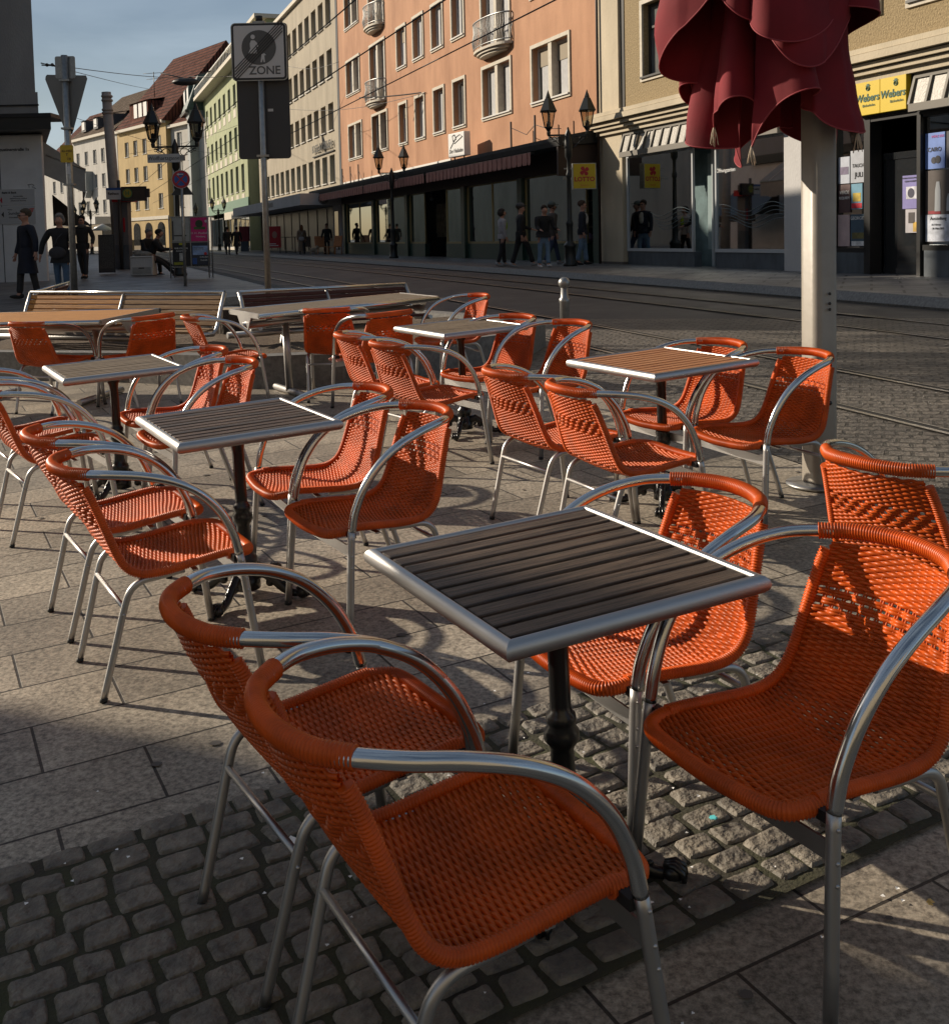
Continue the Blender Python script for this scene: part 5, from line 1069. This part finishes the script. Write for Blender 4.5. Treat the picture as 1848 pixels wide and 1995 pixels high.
dp_ = 24.5; g = Vector((at(358, 470, dp_).x, dp_, zg(-6.5, dp_))); sc_ = F / dp_; zz = lambda py: 1.553 + (470.5 - py) / sc_ - g.z
t = thing('traffic_sign', 'thin post with round red and blue no-stopping sign and a dark triangle back', 'traffic sign', g)
B().tube([(0, 0, 0), (0, 0, zz(335))], .035, n=12).obj('post', m_steel, t)
cz = zz(350)
def disc(r_, y0, y1, m_, nm): return B().prism([(r_ * math.cos(a), cz + r_ * math.sin(a)) for a in np.linspace(0, 2 * PI, 36, endpoint=False)], y0, y1).obj(nm, m_, t, fix=True)
disc(.205, -.045, -.04, m_swhite, 'rim'); disc(.195, -.05, -.046, m_sred, 'red_disc'); disc(.145, -.054, -.051, m_sblue, 'blue_disc')
B().box((0, -.057, cz), (.33, .003, .035), rot=(0, R(45), 0)).box((0, -.0585, cz), (.33, .003, .035), rot=(0, -R(45), 0)).obj('cross', m_sred, t)
B().prism([(-.09, cz + .11), (-.04, cz + .14), (-.04, cz + .12), (.06, cz + .12), (.06, cz + .10), (-.04, cz + .10), (-.04, cz + .08)], -.064, -.06).obj('arrow', m_swhite, t, fix=True)
B().prism([(-.11, zz(363)), (.11, zz(363)), (.25, zz(380)), (-.25, zz(380))], .04, .045).obj('triangle_back', m_sback, t, fix=True)
t = thing('street_name_sign', 'long white street name sign reading Wolfhartsgasse at the left lamp', 'sign', at(319, 308, 30.4), R(-4))
B().prism(rrect(.92, .235, .02), -.012, .012).obj('plate', m_swhite, t, fix=True); text('Wolfhartsgasse', .145, m_bk, t, (0, -.014, 0), RB); B().bb(.46, .60, -.02, .02, -.08, .08).obj('bracket', m_steel, t)
# ------------------------------------------------------------------ poster stand
pA, pB = GR(340, 549, .0), GR(409, 546, .0); pA.z = zg(pA.x, pA.y) + .1; yaw = math.atan2(pB.y - pA.y, pB.x - pA.x); Lb = 1.10
t = thing('poster_stand', 'metal poster stand with four posters, the pink one top right', 'poster stand', (pA.x + .47, 28.8, pA.z), R(2))
f = B()
for s in (-1, 1):
    for o_ in (-.04, .04): f.tube([(s * .50 + o_ * 1.0, o_, 0), (s * .50 + o_ * 1.0, o_, 1.62)], .016, n=6)
for z in (.30, 1.60): f.bb(-.52, .52, -.02, .02, z - .02, z + .02)
f.bb(-.01, .01, -.03, -.02, .3, 1.6); f.bb(-.5, .5, -.03, -.02, .93, .95); f.obj('frame', m_steel, t); B().bb(-.48, .48, -.02, .02, .3, 1.6).obj('board', m_sback, t)
y_ = -.03
poster(t, -.47, -.02, .96, 1.58, (.33, .33, .31), y_, [('r', -.46, -.43, 1.0, 1.5, (.02, .02, .02)), ('r', -.42, -.1, 1.1, 1.13, (.02, .02, .02))], f=-1)
poster(t, .02, .48, .96, 1.58, (.55, .02, .16), y_, [('c', .24, 1.42, .10, (.03, .05, .02)), ('r', .1, .4, 1.27, 1.34, (.06, .12, .03)), ('t', '11.11. Posthalle', .075, .25, 1.17, m_whitep), ('t', 'Würzburg', .06, .27, 1.08, m_whitep), ('c', .42, 1.48, .035, (.6, .5, .5))], f=-1)
poster(t, -.47, -.02, .33, .92, (.015, .015, .017), y_, [('t', 'WIR STEHEN', .06, -.25, .78, m_whitep), ('t', 'ZUSAMMEN', .05, -.25, .71, m_whitep), ('r', -.3, -.15, .45, .66, (.4, .4, .38)), ('r', -.45, -.2, .35, .42, (.25, .25, .02)), ('r', -.3, -.12, .87, .92, (.4, .38, .02))], f=-1)
poster(t, .02, .48, .33, .92, (.03, .035, .05), y_, [('r', .05, .45, .6, .84, (.25, .35, .55)), ('r', .1, .34, .72, .8, (.5, .6, .75)), ('t', '23.05.2025', .05, .34, .54, m_whitep), ('t', 'Posthalle', .05, .34, .46, m_whitep), ('r', .04, .15, .36, .52, (.03, .09, .3)), ('c', .38, .63, .04, (.5, .02, .02))], f=-1)
B().lathe([(.16, 0), (.16, .3), (.14, .32), (.14, 1.7)], n=14).obj('x', m_iron) if 0 else None
# ------------------------------------------------------------------ tram stop, mast, seat, chalkboard
m_conc = mat('mast_concrete', (.30, .295, .28), .7, var=.12, vscale=5)
dp_ = 40.0; g = Vector((at(232, 470, dp_).x, dp_, zg(-13, dp_) + .1)); zz = lambda py, s=F / 40.0: 1.553 + (473 - py) / s - g.z
t = thing('tram_mast', 'tall pale concrete tram mast at the stop', 'mast', g)
B().tube([(0, 0, 0), (-.24, 0, zz(182))], [.21, .165], n=16).obj('pole', m_conc, t)
for py in (190, 198, 216, 222): z = zz(py); B().lathe([(.19, -.04), (.21, 0), (.19, .04)], (-.22, 0, z), n=14).obj('collar', m_conc, t)
t = thing('stop_sign', 'tram stop sign with the word Rathaus, a green H disc and a dark display', 'sign', at(222, 377, 38.0), R(-2))
o = B().bb(-.26, .26, -.05, .05, -.2, .2).obj('name_box', m_swhite, t); B().bb(-.26, .26, -.056, -.052, .12, .2).obj('blue_strip', m_sblue, o); text('Rathaus', .12, m_bk, o, (0, -.056, .0), RB, bold=.003)
o = B().bb(.27, 1.12, -.08, .08, -.27, .23).obj('display', m_paned, t); B().bb(1.12, 1.24, -.06, .06, -.15, .15).obj('end_cap', m_bk, t)
mgr = mat('stop_green', (.05, .18, .08), .5); B().prism([(.50 + .17 * math.cos(a), .17 * math.sin(a) * 1.0) for a in np.linspace(0, 2 * PI, 24, endpoint=False)], -.088, -.083).obj('disc', mgr, o, fix=True)
B().prism([(.50 + .14 * math.cos(a), .14 * math.sin(a)) for a in np.linspace(0, 2 * PI, 24, endpoint=False)], -.092, -.089).obj('disc', mat('stop_yellow', (.35, .27, .03), .5), o, fix=True); text('H', .2, mgr, o, (.50, -.094, 0), RB, bold=.006)
B().bb(.27, 1.1, -.05, .0, .0, .0) if 0 else None
g = gp(236, 38.5, .1); g.z -= 0
t = thing('ticket_column', 'tall grey and red ticket machine column at the tram stop', 'ticket machine', (at(242, 470, 38.5).x, 38.5, zg(-12, 38.5) + .1))
B().bb(-.28, .22, -.2, .2, 0, .85).obj('base', m_greyst, t); B().bb(-.28, .22, -.2, .2, .85, 2.35).obj('column', mat('stop_grey', (.12, .12, .125), .5), t); B().bb(-.3, .45, -.22, .22, 2.35, 2.6).obj('red_top', m_redp, t); B().tube([(-.02, -.3, 0), (-.02, -.3, 3.1)], .06, n=10).obj('post', m_dframe, t); B().bb(.05, .12, -.215, -.2, 1.3, 1.8).obj('red_strip', m_redp, t)
t = thing('chalkboard', 'dark leaning chalkboard menu stand left of the tram mast', 'chalkboard', (at(207, 470, 34).x, 34, zg(-11, 34) + .1), R(8))
B().box((0, 0, .62), (.50, .04, 1.18), rot=(-.08, 0, 0)).obj('board', m_bk, t, bevel=.01); B().box((0, -.026, .66), (.42, .005, 1.0), rot=(-.08, 0, 0)).obj('slate', mat('chalk_slate', (.03, .03, .03), .8, col2=(.09, .09, .085), vscale=30), t)
g = (at(278, 470, 31.6).x, 31.6, zg(-9.5, 31.6) + .1)
t = thing('storage_box', 'pale square concrete seat block beside the sitting people', 'seat block', g, R(3)); B().bb(-.32, .32, -.25, .25, 0, .56).obj('block', m_pale, t, bevel=.02); B().bb(-.26, .26, -.262, -.252, .05, .24).bb(-.30, .30, -.262, -.252, .50, .53).obj('panel', m_conc, t); B().bb(-.08, .08, -.275, -.262, .2, .23).obj('handle', m_bk, t)
t = thing('folded_blanket', 'heap of pale blanket and bag lying on the seat block', 'blanket', (g[0], g[1], g[2] + .56)); B().ball((0, 0, .05), .26, 14, 8, (1.1, .8, .35)).ball((-.15, 0, .1), .16, 12, 8, (1, .8, .5)).obj('cloth', mat('blanket', (.22, .20, .17), .9, var=.4, vscale=8), t)
# street furniture by the beige building
t = thing('poster_board', 'red advertising stand with a smiling portrait before the dark shop', 'poster stand', gp(538, 72, .1), R(2)); B().bb(-.43, .43, -.04, .04, .35, 1.75).obj('board', m_redp, t); B().bb(-.38, -.33, -.03, .03, 0, .35).bb(.33, .38, -.03, .03, 0, .35).obj('leg', m_bk, t)
B().ball((.03, -.05, 1.2), .21, 14, 10, (.8, .05, 1.1)).obj('portrait', mat('portrait_skin', (.42, .22, .16), .6), t); B().bb(-.4, .25, -.05, -.042, .47, .52).bb(-.4, .1, -.05, -.042, .58, .63).obj('print', m_whitep, t)
def cafe_chairlet(px, dep, lab, yaw, m_):
    t = thing('wooden_chair', lab, 'chair', gp(px, dep, .1), yaw, 'wooden chairs of the far cafe')
    B().bb(-.28, .28, -.28, .28, .40, .44).obj('seat', m_, t); B().box((0, .28, .72), (.56, .04, .62), rot=(-.2, 0, 0)).obj('backrest', m_, t)
    for x in (-.25, .25):
        for y in (-.25, .25): B().bb(x - .02, x + .02, y - .02, y + .02, 0, .4).obj('leg', m_, t)
cafe_chairlet(628, 62, 'wooden deck chair on the pavement left of the green shop pillar', .4, W_orange); cafe_chairlet(655, 60, 'striped wooden deck chair right beside the green shop pillar', -.6, W_orange); cafe_chairlet(600, 66, 'low dark wooden chair behind the walking woman in the long coat', .2, W_dark)
for k, px in enumerate((560, 578)): t = thing('bistro_table', '%s dark round table of the far cafe under the pale canopy' % ('left' if k == 0 else 'right'), 'table', gp(px, 70, .1)); B().lathe([(.35, 1.0), (.35, 1.04)], n=16).obj('top', m_dframe, t); B().tube([(0, 0, 0), (0, 0, 1)], .03, n=6).obj('leg', m_dframe, t)
t = thing('litter_bin', 'dark red post box by the green shopfront', 'post box', gp(480, 88, .1)); B().bb(-.4, .4, -.2, .2, .8, 2.0).obj('box', mat('dark_red_box', (.2, .012, .02), .5), t, bevel=.03); B().bb(-.3, .3, -.15, .15, 0, .8).obj('foot', m_greyst, t)
t = thing('parasol', 'small pale open parasol far left before the houses', 'parasol', gp(205, 112, .1)); B().lathe([(1.4, 2.2), (.02, 2.9)], n=10).obj('cloth', m_swhite, t); B().tube([(0, 0, 0), (0, 0, 2.8)], .05, n=6).obj('pole', m_dframe, t)
t = thing('shop_awning', 'low white and dark shop front strip of the cream white house', 'awning', at(165, 432, 140), A2); B().bb(-7, 9, -1.2, 1.0, -.4, .5).obj('fascia', m_swhite, t); B().bb(-7, 9, -1.2, .2, -3.2, -.4).obj('front', m_paned, t)
# ------------------------------------------------------------------ overhead wires
def wire(name, lab, pts, r_=.014, grp='overhead tram wires'):
    b = B(); b.tube(pts, r_, n=5); o = b.obj(name, m_bk); o['label'] = lab; o['category'] = 'wire'; o['group'] = grp; return o
def sw(n0, z0, s0, s1, sag=.0): return [(*st(n0, s), z0 - sag * math.sin(PI * (s - s0) / (s1 - s0))) for s in np.linspace(s0, s1, 14)]
wire('contact_wire', 'lowest contact wire crossing the orange facade', sw(7.45, 5.3, -5, 110)); wire('contact_wire', 'middle contact wire crossing the orange facade', sw(5.65, 5.25, -5, 110)); wire('contact_wire', 'upper contact wire crossing from the office building to the top edge', sw(4.35, 5.3, -5, 110), .012)
def span(pa, pb, da, db, lab, sag=.25, r_=.012):
    A, C = at(*pa, da), at(*pb, db); P = [A.lerp(C, q) - Vector((0, 0, sag * math.sin(PI * q))) for q in np.linspace(0, 1, 14)]; return wire('span_wire', lab, P, r_, 'span wires across the street')
span((80, 123), (456, 147), 30, 60, 'long span wire across the sky above the lamp'); span((80, 122), (312, 176), 30, 95, 'span wire running down to the tiled roof', .1); span((365, 148), (560, 130), 70, 62, 'span wire from the tram insulator to the beige building')
span((559, 128), (660, 120), 62, 58, 'short span wire on the beige facade at sign height'); span((559, 212), (830, 180), 62, 47, 'span wire from the beige building to the orange wall hook', .35); span((150, 230), (460, 300), 60, 90, 'low span wire behind the left lamp', .5); span((250, 300), (520, 220), 85, 80, 'span wire crossing behind the name sign', .4); span((700, 190), (835, 178), 50, 47.5, 'thick insulated wire end at the orange wall hook', .05, .03)
t = thing('wire_insulator', 'tram wire insulator hanging in the sky between the lamp and the zone sign', 'insulator', at(362, 156, 70)); B().ball((0, 0, -.1), .35, 10, 6, (2.6, 1, .7)).tube([(-1.6, 0, .5), (0, 0, .1), (1.6, 0, .55)], .04, n=5).obj('body', m_dframe, t)
t = thing('wire_insulator', 'row of tram wire insulators at the top left beside the square sign back', 'insulator', at(95, 126, 31)); B().tube([(-.2, 0, 0), (.5, 0, -.05)], .02, n=5).ball((-.05, 0, 0), .05).ball((.1, 0, 0), .05).ball((.32, 0, -.05), .05, 8, 5, (2, 1, 1)).obj('body', m_dframe, t)
# ------------------------------------------------------------------ people
m_skin = mat('skin', (.38, .20, .14), .55); HAIRS = {}
def cm(name, c, r=.85): 
    if name not in HAIRS: HAIRS[name] = mat(name, c, r, var=.15, vscale=10)
    return HAIRS[name]
def skinmesh(name, V, E, RAD, m_, par, sub=1, root=0):
    me = bpy.data.meshes.new(name); me.from_pydata([tuple(v) for v in V], E, []); o = link(name, me, par); md = o.modifiers.new('skin', 'SKIN'); md.use_smooth_shade = True; md.branch_smoothing = .3
    if not me.skin_vertices: raise RuntimeError('no skin layer')
    for i, r_ in enumerate(RAD):
        d = me.skin_vertices[0].data[i]; d.radius = (r_, r_) if not hasattr(r_, '__len__') else r_; d.use_root = (i == root)
    if sub: s_ = o.modifiers.new('subdivision', 'SUBSURF'); s_.levels = sub; s_.render_levels = sub
    me.materials.append(m_); return o
def person(label, px, dep, heading, H=1.75, legs=((.25, .1), (-.3, .25)), arms=((-.25, .3, .12), (.25, .4, .12)), top=('dark_coat', (.012, .014, .02)), top_len=.72, pants=('dark_trousers', (.02, .02, .024)), shoes=('black_shoes', (.015, .015, .015)), hair=('brown_hair', (.04, .028, .02)), hairstyle='short', lean=0.0, dz=.1, sit=None, glasses=False, scarf=None, bag=None, cap=None, loc=None, flare=0.0, wide=1.08, look=0.0, shirt=None):
    k = H / 1.75; g = Vector(loc) if loc else gp(px, dep, dz); hip = .92 if sit is None else sit
    # feet level: lowest ankle decides the hip height
    def leg(side, a, b):
        hp = np.array([side * .09, 0, 0]); kn = hp + np.array([0, math.sin(a), -math.cos(a)]) * .43; an = kn + np.array([0, math.sin(a - b), -math.cos(a - b)]) * .42; return hp, kn, an, a - b
    LG = [leg(s, *legs[i]) for i, s in enumerate((-1, 1))]
    if sit is None: hip = -min(l[2][2] for l in LG) + .085
    t = thing('person', label, 'person', g, heading); t.scale = (k * 1.08, k * 1.12, k); off = np.array([0, 0, hip])
    def L_(p): p = np.array(p, float); z = p[2] - .0; return off + np.array([p[0], p[1] + z * math.sin(lean), z * math.cos(lean)])
    V = [off, L_((0, 0, .14)), L_((0, 0, .30)), L_((0, -.005, .45)), L_((0, 0, .53)), L_((0, .015, .60)), L_((0, .03, .68)), L_((0, .02, .755))]
    RD_ = [(.135 * wide, .10), (.125 * wide, .095), (.135 * wide, .10), (.11, .08), (.052, .052), (.068, .078), (.076, .092), (.055, .07)]
    E_ = [(i, i + 1) for i in range(7)]
    V.append(L_((0, .115, .635))); RD_.append(.016); E_.append((6, len(V) - 1))
    for s in (-1, 1): V.append(L_((s * .075, .01, .65))); RD_.append(.014); E_.append((6, len(V) - 1))
    J = {}
    for i, s in enumerate((-1, 1)):
        a, b, o_ = arms[i]; sh = L_((s * .175 * wide, 0, .44)); el = sh + np.array([s * math.sin(o_) * .28, math.sin(a) * .28, -math.cos(a) * math.cos(o_) * .28]); wr = el + np.array([s * math.sin(o_ * .3) * .25, math.sin(a + b) * .25, -math.cos(a + b) * .25]); d = (wr - el) / np.linalg.norm(wr - el); hd = wr + d * .06
        J[s] = (sh, el, wr, d); n0 = len(V); V += [sh, el, wr, hd]; RD_ += [.055, .042, .028, (.036, .018)]; E_ += [(3, n0), (n0, n0 + 1), (n0 + 1, n0 + 2), (n0 + 2, n0 + 3)]
        for f_ in range(4): q = hd + d * .035 + np.array([0, (f_ - 1.5) * .016, 0]); V += [q, q + d * (.04 + .008 * (1.5 - abs(f_ - 1.5))) + np.array([-s * .012, 0, 0])]; RD_ += [.009, .007]; E_ += [(n0 + 3, len(V) - 2), (len(V) - 2, len(V) - 1)]
        q = wr + d * .035 + np.array([0, .035, 0]); V += [q, q + d * .03 + np.array([0, .012, 0])]; RD_ += [.010, .008]; E_ += [(n0 + 2, len(V) - 2), (len(V) - 2, len(V) - 1)]
    FT = []
    for i, s in enumerate((-1, 1)):
        hp, kn, an, tilt = LG[i]; hp, kn, an = off + hp, off + kn, off + an; td = np.array([0, math.cos(tilt), -max(-.2, -math.sin(tilt)) * -1 if 0 else math.sin(tilt)]); n0 = len(V); V += [hp, kn, an, an + np.array([0, .10, -.05])]; RD_ += [.085, .055, .038, .03]; E_ += [(0, n0), (n0, n0 + 1), (n0 + 1, n0 + 2), (n0 + 2, n0 + 3)]; FT.append((hp, kn, an, tilt))
    skinmesh('body', V, E_, RD_, m_skin, t)
    # trousers
    tv = [off + np.array([0, 0, .05]), off + np.array([0, 0, -.04])]; tr = [(.14 * wide, .105), (.13 * wide, .105)]; te = [(0, 1)]
    for hp, kn, an, tl in FT: n0 = len(tv); tv += [hp * .5 + kn * .5, kn, kn * .45 + an * .55, an + np.array([0, 0, .01])]; tr += [.085, .066, .058, .060 + flare]; te += [(1, n0), (n0, n0 + 1), (n0 + 1, n0 + 2), (n0 + 2, n0 + 3)]
    skinmesh('trousers', tv, te, tr, cm(*pants), t)
    # top with sleeves
    jv = [V[0] + np.array([0, 0, -.02]), V[1], V[2], V[3] * .9 + V[2] * .1, V[4] * .85 + V[3] * .15]; jr = [(.16 * wide, .125), (.15 * wide, .115), (.165 * wide, .125), (.13 * wide, .10), (.072, .068)]; je = [(i, i + 1) for i in range(4)]
    for s in (-1, 1): sh, el, wr, d = J[s]; n0 = len(jv); jv += [sh, el, wr - d * .01]; jr += [.078, .058, .046]; je += [(3, n0), (n0, n0 + 1), (n0 + 1, n0 + 2)]
    o = skinmesh('coat' if top_len > .3 else 'jacket', jv, je, jr, cm(*top), t)
    hem = max(.06, top_len - .0); q = B(); rs = [(.150 * wide, .115, .06), (.165 * wide, .13, -.05), (.17 * wide, .135, -hem * .35), (.19 * wide + .02 * (top_len > .5), .16, -hem * .7)] if top_len > .12 else [(.155 * wide, .12, .05), (.165 * wide, .128, -.02), (.16 * wide, .125, -top_len)]
    vs = [(a * math.cos(2 * PI * i / 18), b_ * math.sin(2 * PI * i / 18) * (1 + .0 * i), hip + z) for a, b_, z in rs for i in range(18)]
    if sit is None: q.add(vs, [(j * 18 + i, j * 18 + (i + 1) % 18, (j + 1) * 18 + (i + 1) % 18, (j + 1) * 18 + i) for j in range(len(rs) - 1) for i in range(18)], True); q.obj('coat_skirt' if top_len > .3 else 'jacket_hem', cm(*top), t)
    if shirt: B().ball(tuple(L_((0, .075, .30))), .1, 10, 8, (.75, .75, 1.7)).obj('shirt', cm(*shirt), t)
    # shoes
    for hp, kn, an, tl in FT:
        q = B(); q.ball((0, .05, -.045), .055, 12, 8, (.85, 2.3, .72)); q.ball((0, -.02, -.02), .05, 10, 8, (.9, 1.1, 1)); so = q.obj('shoe', cm(*shoes), t); so.location = tuple(an); so.rotation_euler = (min(.5, max(-.9, tl)) if sit is None else 0, 0, 0)
    # hair
    hc = L_((0, .0, .70)); q = B()
    q.ball(tuple(hc + np.array([0, -.012, .022])), .098, 16, 10, (.84, 1.06, .98))
    if hairstyle == 'long': q.ball(tuple(hc + np.array([0, -.065, -.09])), .10, 12, 8, (.95, .6, 1.7))
    if hairstyle == 'bob': q.ball(tuple(hc + np.array([0, -.03, -.03])), .10, 12, 8, (1.0, 1.0, 1.1))
    ho = q.obj('hair', cm(*hair), t)
    # shape the face side free of hair
    for v in ho.data.vertices:
        if v.co.y > hc[1] + .055 and v.co.z < hc[2] + .045: v.co.y = hc[1] + .02
    ey = B()
    for s in (-1, 1): ey.ball(tuple(L_((s * .03, .098, .665))), .010, 8, 5, (1, .6, .7))
    eo = ey.obj('eyes', m_bk, t); mo = B().ball(tuple(L_((0, .102, .60))), .016, 8, 5, (1.4, .4, .3)).obj('mouth', mat('lips', (.30, .10, .08), .5), t)
    if glasses: B().box(tuple(L_((-.033, .108, .668))), (.045, .008, .032)).box(tuple(L_((.033, .108, .668))), (.045, .008, .032)).box(tuple(L_((0, .11, .672))), (.03, .006, .006)).box(tuple(L_((.078, .05, .672))), (.005, .11, .006)).box(tuple(L_((-.078, .05, .672))), (.005, .11, .006)).obj('glasses', m_bk, t)
    if scarf: B().lathe([(.09, -.05), (.105, 0), (.085, .05)], tuple(L_((0, .01, .51))), n=14).obj('scarf', cm(*scarf), t)
    if cap: B().ball(tuple(hc + np.array([0, -.005, .05])), .102, 14, 8, (.86, 1.06, .75)).box(tuple(hc + np.array([0, .115, .035])), (.13, .09, .012)).obj('cap', cm(*cap), t)
    if bag: s = bag[1]; q = B(); q.ball(tuple(off + np.array([s * .02, -.17 if bag[2] < 0 else .16, .0])), .14, 12, 8, (1.15, .35, .9)); q.tube([off + np.array([s * .1, -.14 if bag[2] < 0 else .15, .08]), off + np.array([s * .0, -.13 if bag[2] < 0 else .15, .3]), L_((-s * .15, 0, .50)), L_((-s * .1, .05, .45))], .012, n=5); b_ = q.obj('bag', cm(*bag[0]), t)
    return t
NAVY = ('navy_coat', (.006, .009, .022)); BLK = ('black_cloth', (.010, .010, .012)); JEAN = ('blue_jeans', (.06, .11, .19)); LJ = ('light_jeans', (.12, .19, .28)); GREYH = ('grey_hair', (.16, .155, .15))
dcp = 21.6
person('man in a knee-length navy coat and glasses walking left past the white wall', 56, dcp, R(135), 1.80, wide=1.18, legs=((-.12, .05), (.2, .12)), arms=((-.05, .12, .52), (.05, .25, .12)), top=NAVY, top_len=.62, glasses=True, hair=('light_brown_hair', (.06, .045, .03)))
person('grey-haired woman in dark jacket and jeans beside the man in the navy coat', 122, 21.4, R(185), 1.67, legs=((.05, .03), (-.12, .1)), arms=((-.1, .25, .08), (.05, .1, .50)), top=BLK, top_len=.30, pants=JEAN, hair=GREYH, hairstyle='bob', bag=(('dark_bag', (.03, .03, .035)), 1, 1), lean=.02)
person('man with scarf and hands in his jacket pockets walking towards us behind the left signpost', 165, 30.2, R(178), 1.77, legs=((.12, .02), (-.15, .2)), arms=((-.15, .9, .28), (-.15, .9, .28)), top=('dark_jacket', (.018, .016, .015)), top_len=.12, glasses=True, scarf=('grey_scarf', (.07, .07, .07)), hair=('black_hair', (.015, .012, .01)))
# group in front of the shop windows
person('woman in white fleece jacket with yellow-green print, walking right', 981, 31.2, R(-75), 1.66, legs=((.10, .02), (-.12, .15)), arms=((.15, .3, .1), (-.1, .4, .1)), top=('white_fleece', (.33, .32, .34)), top_len=.10, shirt=('neon_print', (.25, .40, .03)), pants=BLK, hair=('dark_bob', (.02, .015, .012)), hairstyle='bob', glasses=True, shoes=('grey_trainers', (.25, .25, .26)))
person('man all in black with a cap and sunglasses striding right', 1017, 30.3, R(-80), 1.80, legs=((-.22, .05), (.38, .12)), arms=((.35, .9, .12), (-.2, .3, .1)), top=BLK, top_len=.12, pants=BLK, cap=('grey_cap', (.06, .06, .065)), glasses=True, shoes=('grey_trainers', (.25, .25, .26)), flare=.015)
person('person in black puffer jacket looking down, light blue jeans and white shoes', 1061, 29.6, R(-160), 1.70, legs=((.12, .05), (-.05, .1)), arms=((.3, 1.0, .12), (.3, 1.0, .12)), top=('black_puffer', (.008, .008, .010)), top_len=.14, pants=LJ, wide=1.15, lean=.10, shoes=('white_trainers', (.5, .48, .48)), hair=('dark_hair', (.03, .02, .015)), bag=(BLK, -1, -1), flare=.02)
person('tall man in flat cap and brown coat behind the black puffer jacket', 1078, 31.8, R(-70), 1.85, legs=((.3, .1), (-.2, .2)), arms=((.1, .3, .1), (-.1, .3, .1)), top=('brown_jacket', (.07, .055, .045)), top_len=.12, pants=('dark_jeans', (.03, .045, .09)), cap=('flat_cap', (.10, .12, .11)), glasses=True, shoes=('grey_trainers', (.25, .25, .26)))
person('man in dark open jacket, white jumper and wide jeans right of the street lamp', 1137, 30.9, R(-100), 1.83, legs=((.10, .02), (-.1, .12)), arms=((-.1, .3, .12), (-.05, .25, .12)), top=('dark_open_jacket', (.014, .016, .026)), top_len=.12, shirt=('cream_jumper', (.40, .37, .33)), pants=LJ, glasses=True, hair=('curly_brown_hair', (.05, .03, .02)), flare=.02)
# sitting pair, walkers far away
person('person in black sitting on the block and bending over a phone, legs stretched right', 298, 31.7, R(-80), 1.75, legs=((1.05, .12), (.95, .25)), arms=((.55, 1.0, .1), (.5, 1.1, .1)), top=BLK, top_len=.06, pants=BLK, sit=.60, lean=.35, loc=(at(292, 470, 31.7).x, 31.7, zg(-9.5, 31.7) + .06), hair=('black_hair', (.015, .012, .01)))
person('grey-haired person in black sitting behind the one with the phone', 280, 32.4, R(-120), 1.75, legs=((1.3, 1.2), (1.3, 1.2)), arms=((.4, .9, .1), (.4, .9, .1)), top=BLK, top_len=.06, pants=BLK, sit=.60, lean=.25, loc=(at(281, 470, 32.4).x, 32.4, zg(-9.5, 32.4) + .06), hair=GREYH)
person('left one of two distant walkers in dark olive coat before the green building', 447, 68, R(10), 1.78, top=('olive_coat', (.03, .028, .02)), top_len=.35, hair=('black_hair', (.015, .012, .01)))
person('right one of two distant walkers, all in black, before the green building', 465, 68, R(-5), 1.78, top=BLK, top_len=.55, hair=('black_hair', (.015, .012, .01)))
person('woman with long hair and long camel coat walking away before the far cafe', 591, 63, R(15), 1.72, top=('camel_coat', (.16, .12, .085)), top_len=1.05, hair=('auburn_hair', (.12, .05, .02)), hairstyle='long', bag=(('grey_bag', (.3, .3, .3)), -1, -1), pants=BLK)
person('person standing in the shop doorway beside the striped deck chair', 640, 62.5, R(170), 1.75, legs=((0, 0), (.05, .05)), top=BLK, top_len=.2)
t = thing('small_dog', 'small pale dog standing beside the far wooden chairs', 'dog', gp(613, 61, .1), R(-60))
B().ball((0, 0, .28), .12, 12, 8, (.85, 1.9, 1)).ball((0, .24, .42), .085, 10, 8, (.9, 1.1, 1)).ball((0, .33, .40), .04, 8, 6, (1, 1.4, 1)).tube([(0, .15, .33), (0, .24, .42)], .06, n=8).tube([(-.07, .14, .26), (-.07, .15, .13), (-.07, .16, .0)], [.04, .025, .02], n=7).tube([(.07, .14, .26), (.07, .13, .13), (.07, .15, .0)], [.04, .025, .02], n=7).tube([(-.07, -.15, .26), (-.07, -.10, .17), (-.07, -.18, .09), (-.07, -.16, .0)], [.05, .035, .02, .02], n=7).tube([(.07, -.15, .26), (.07, -.10, .17), (.07, -.18, .09), (.07, -.16, .0)], [.05, .035, .02, .02], n=7).tube([(0, -.2, .32), (0, -.3, .42), (0, -.33, .5)], [.025, .02, .01], n=6).ball((-.05, .22, .49), .03, 6, 5).ball((.05, .22, .49), .03, 6, 5).obj('body', cm('dog_fur', (.35, .28, .2)), t)
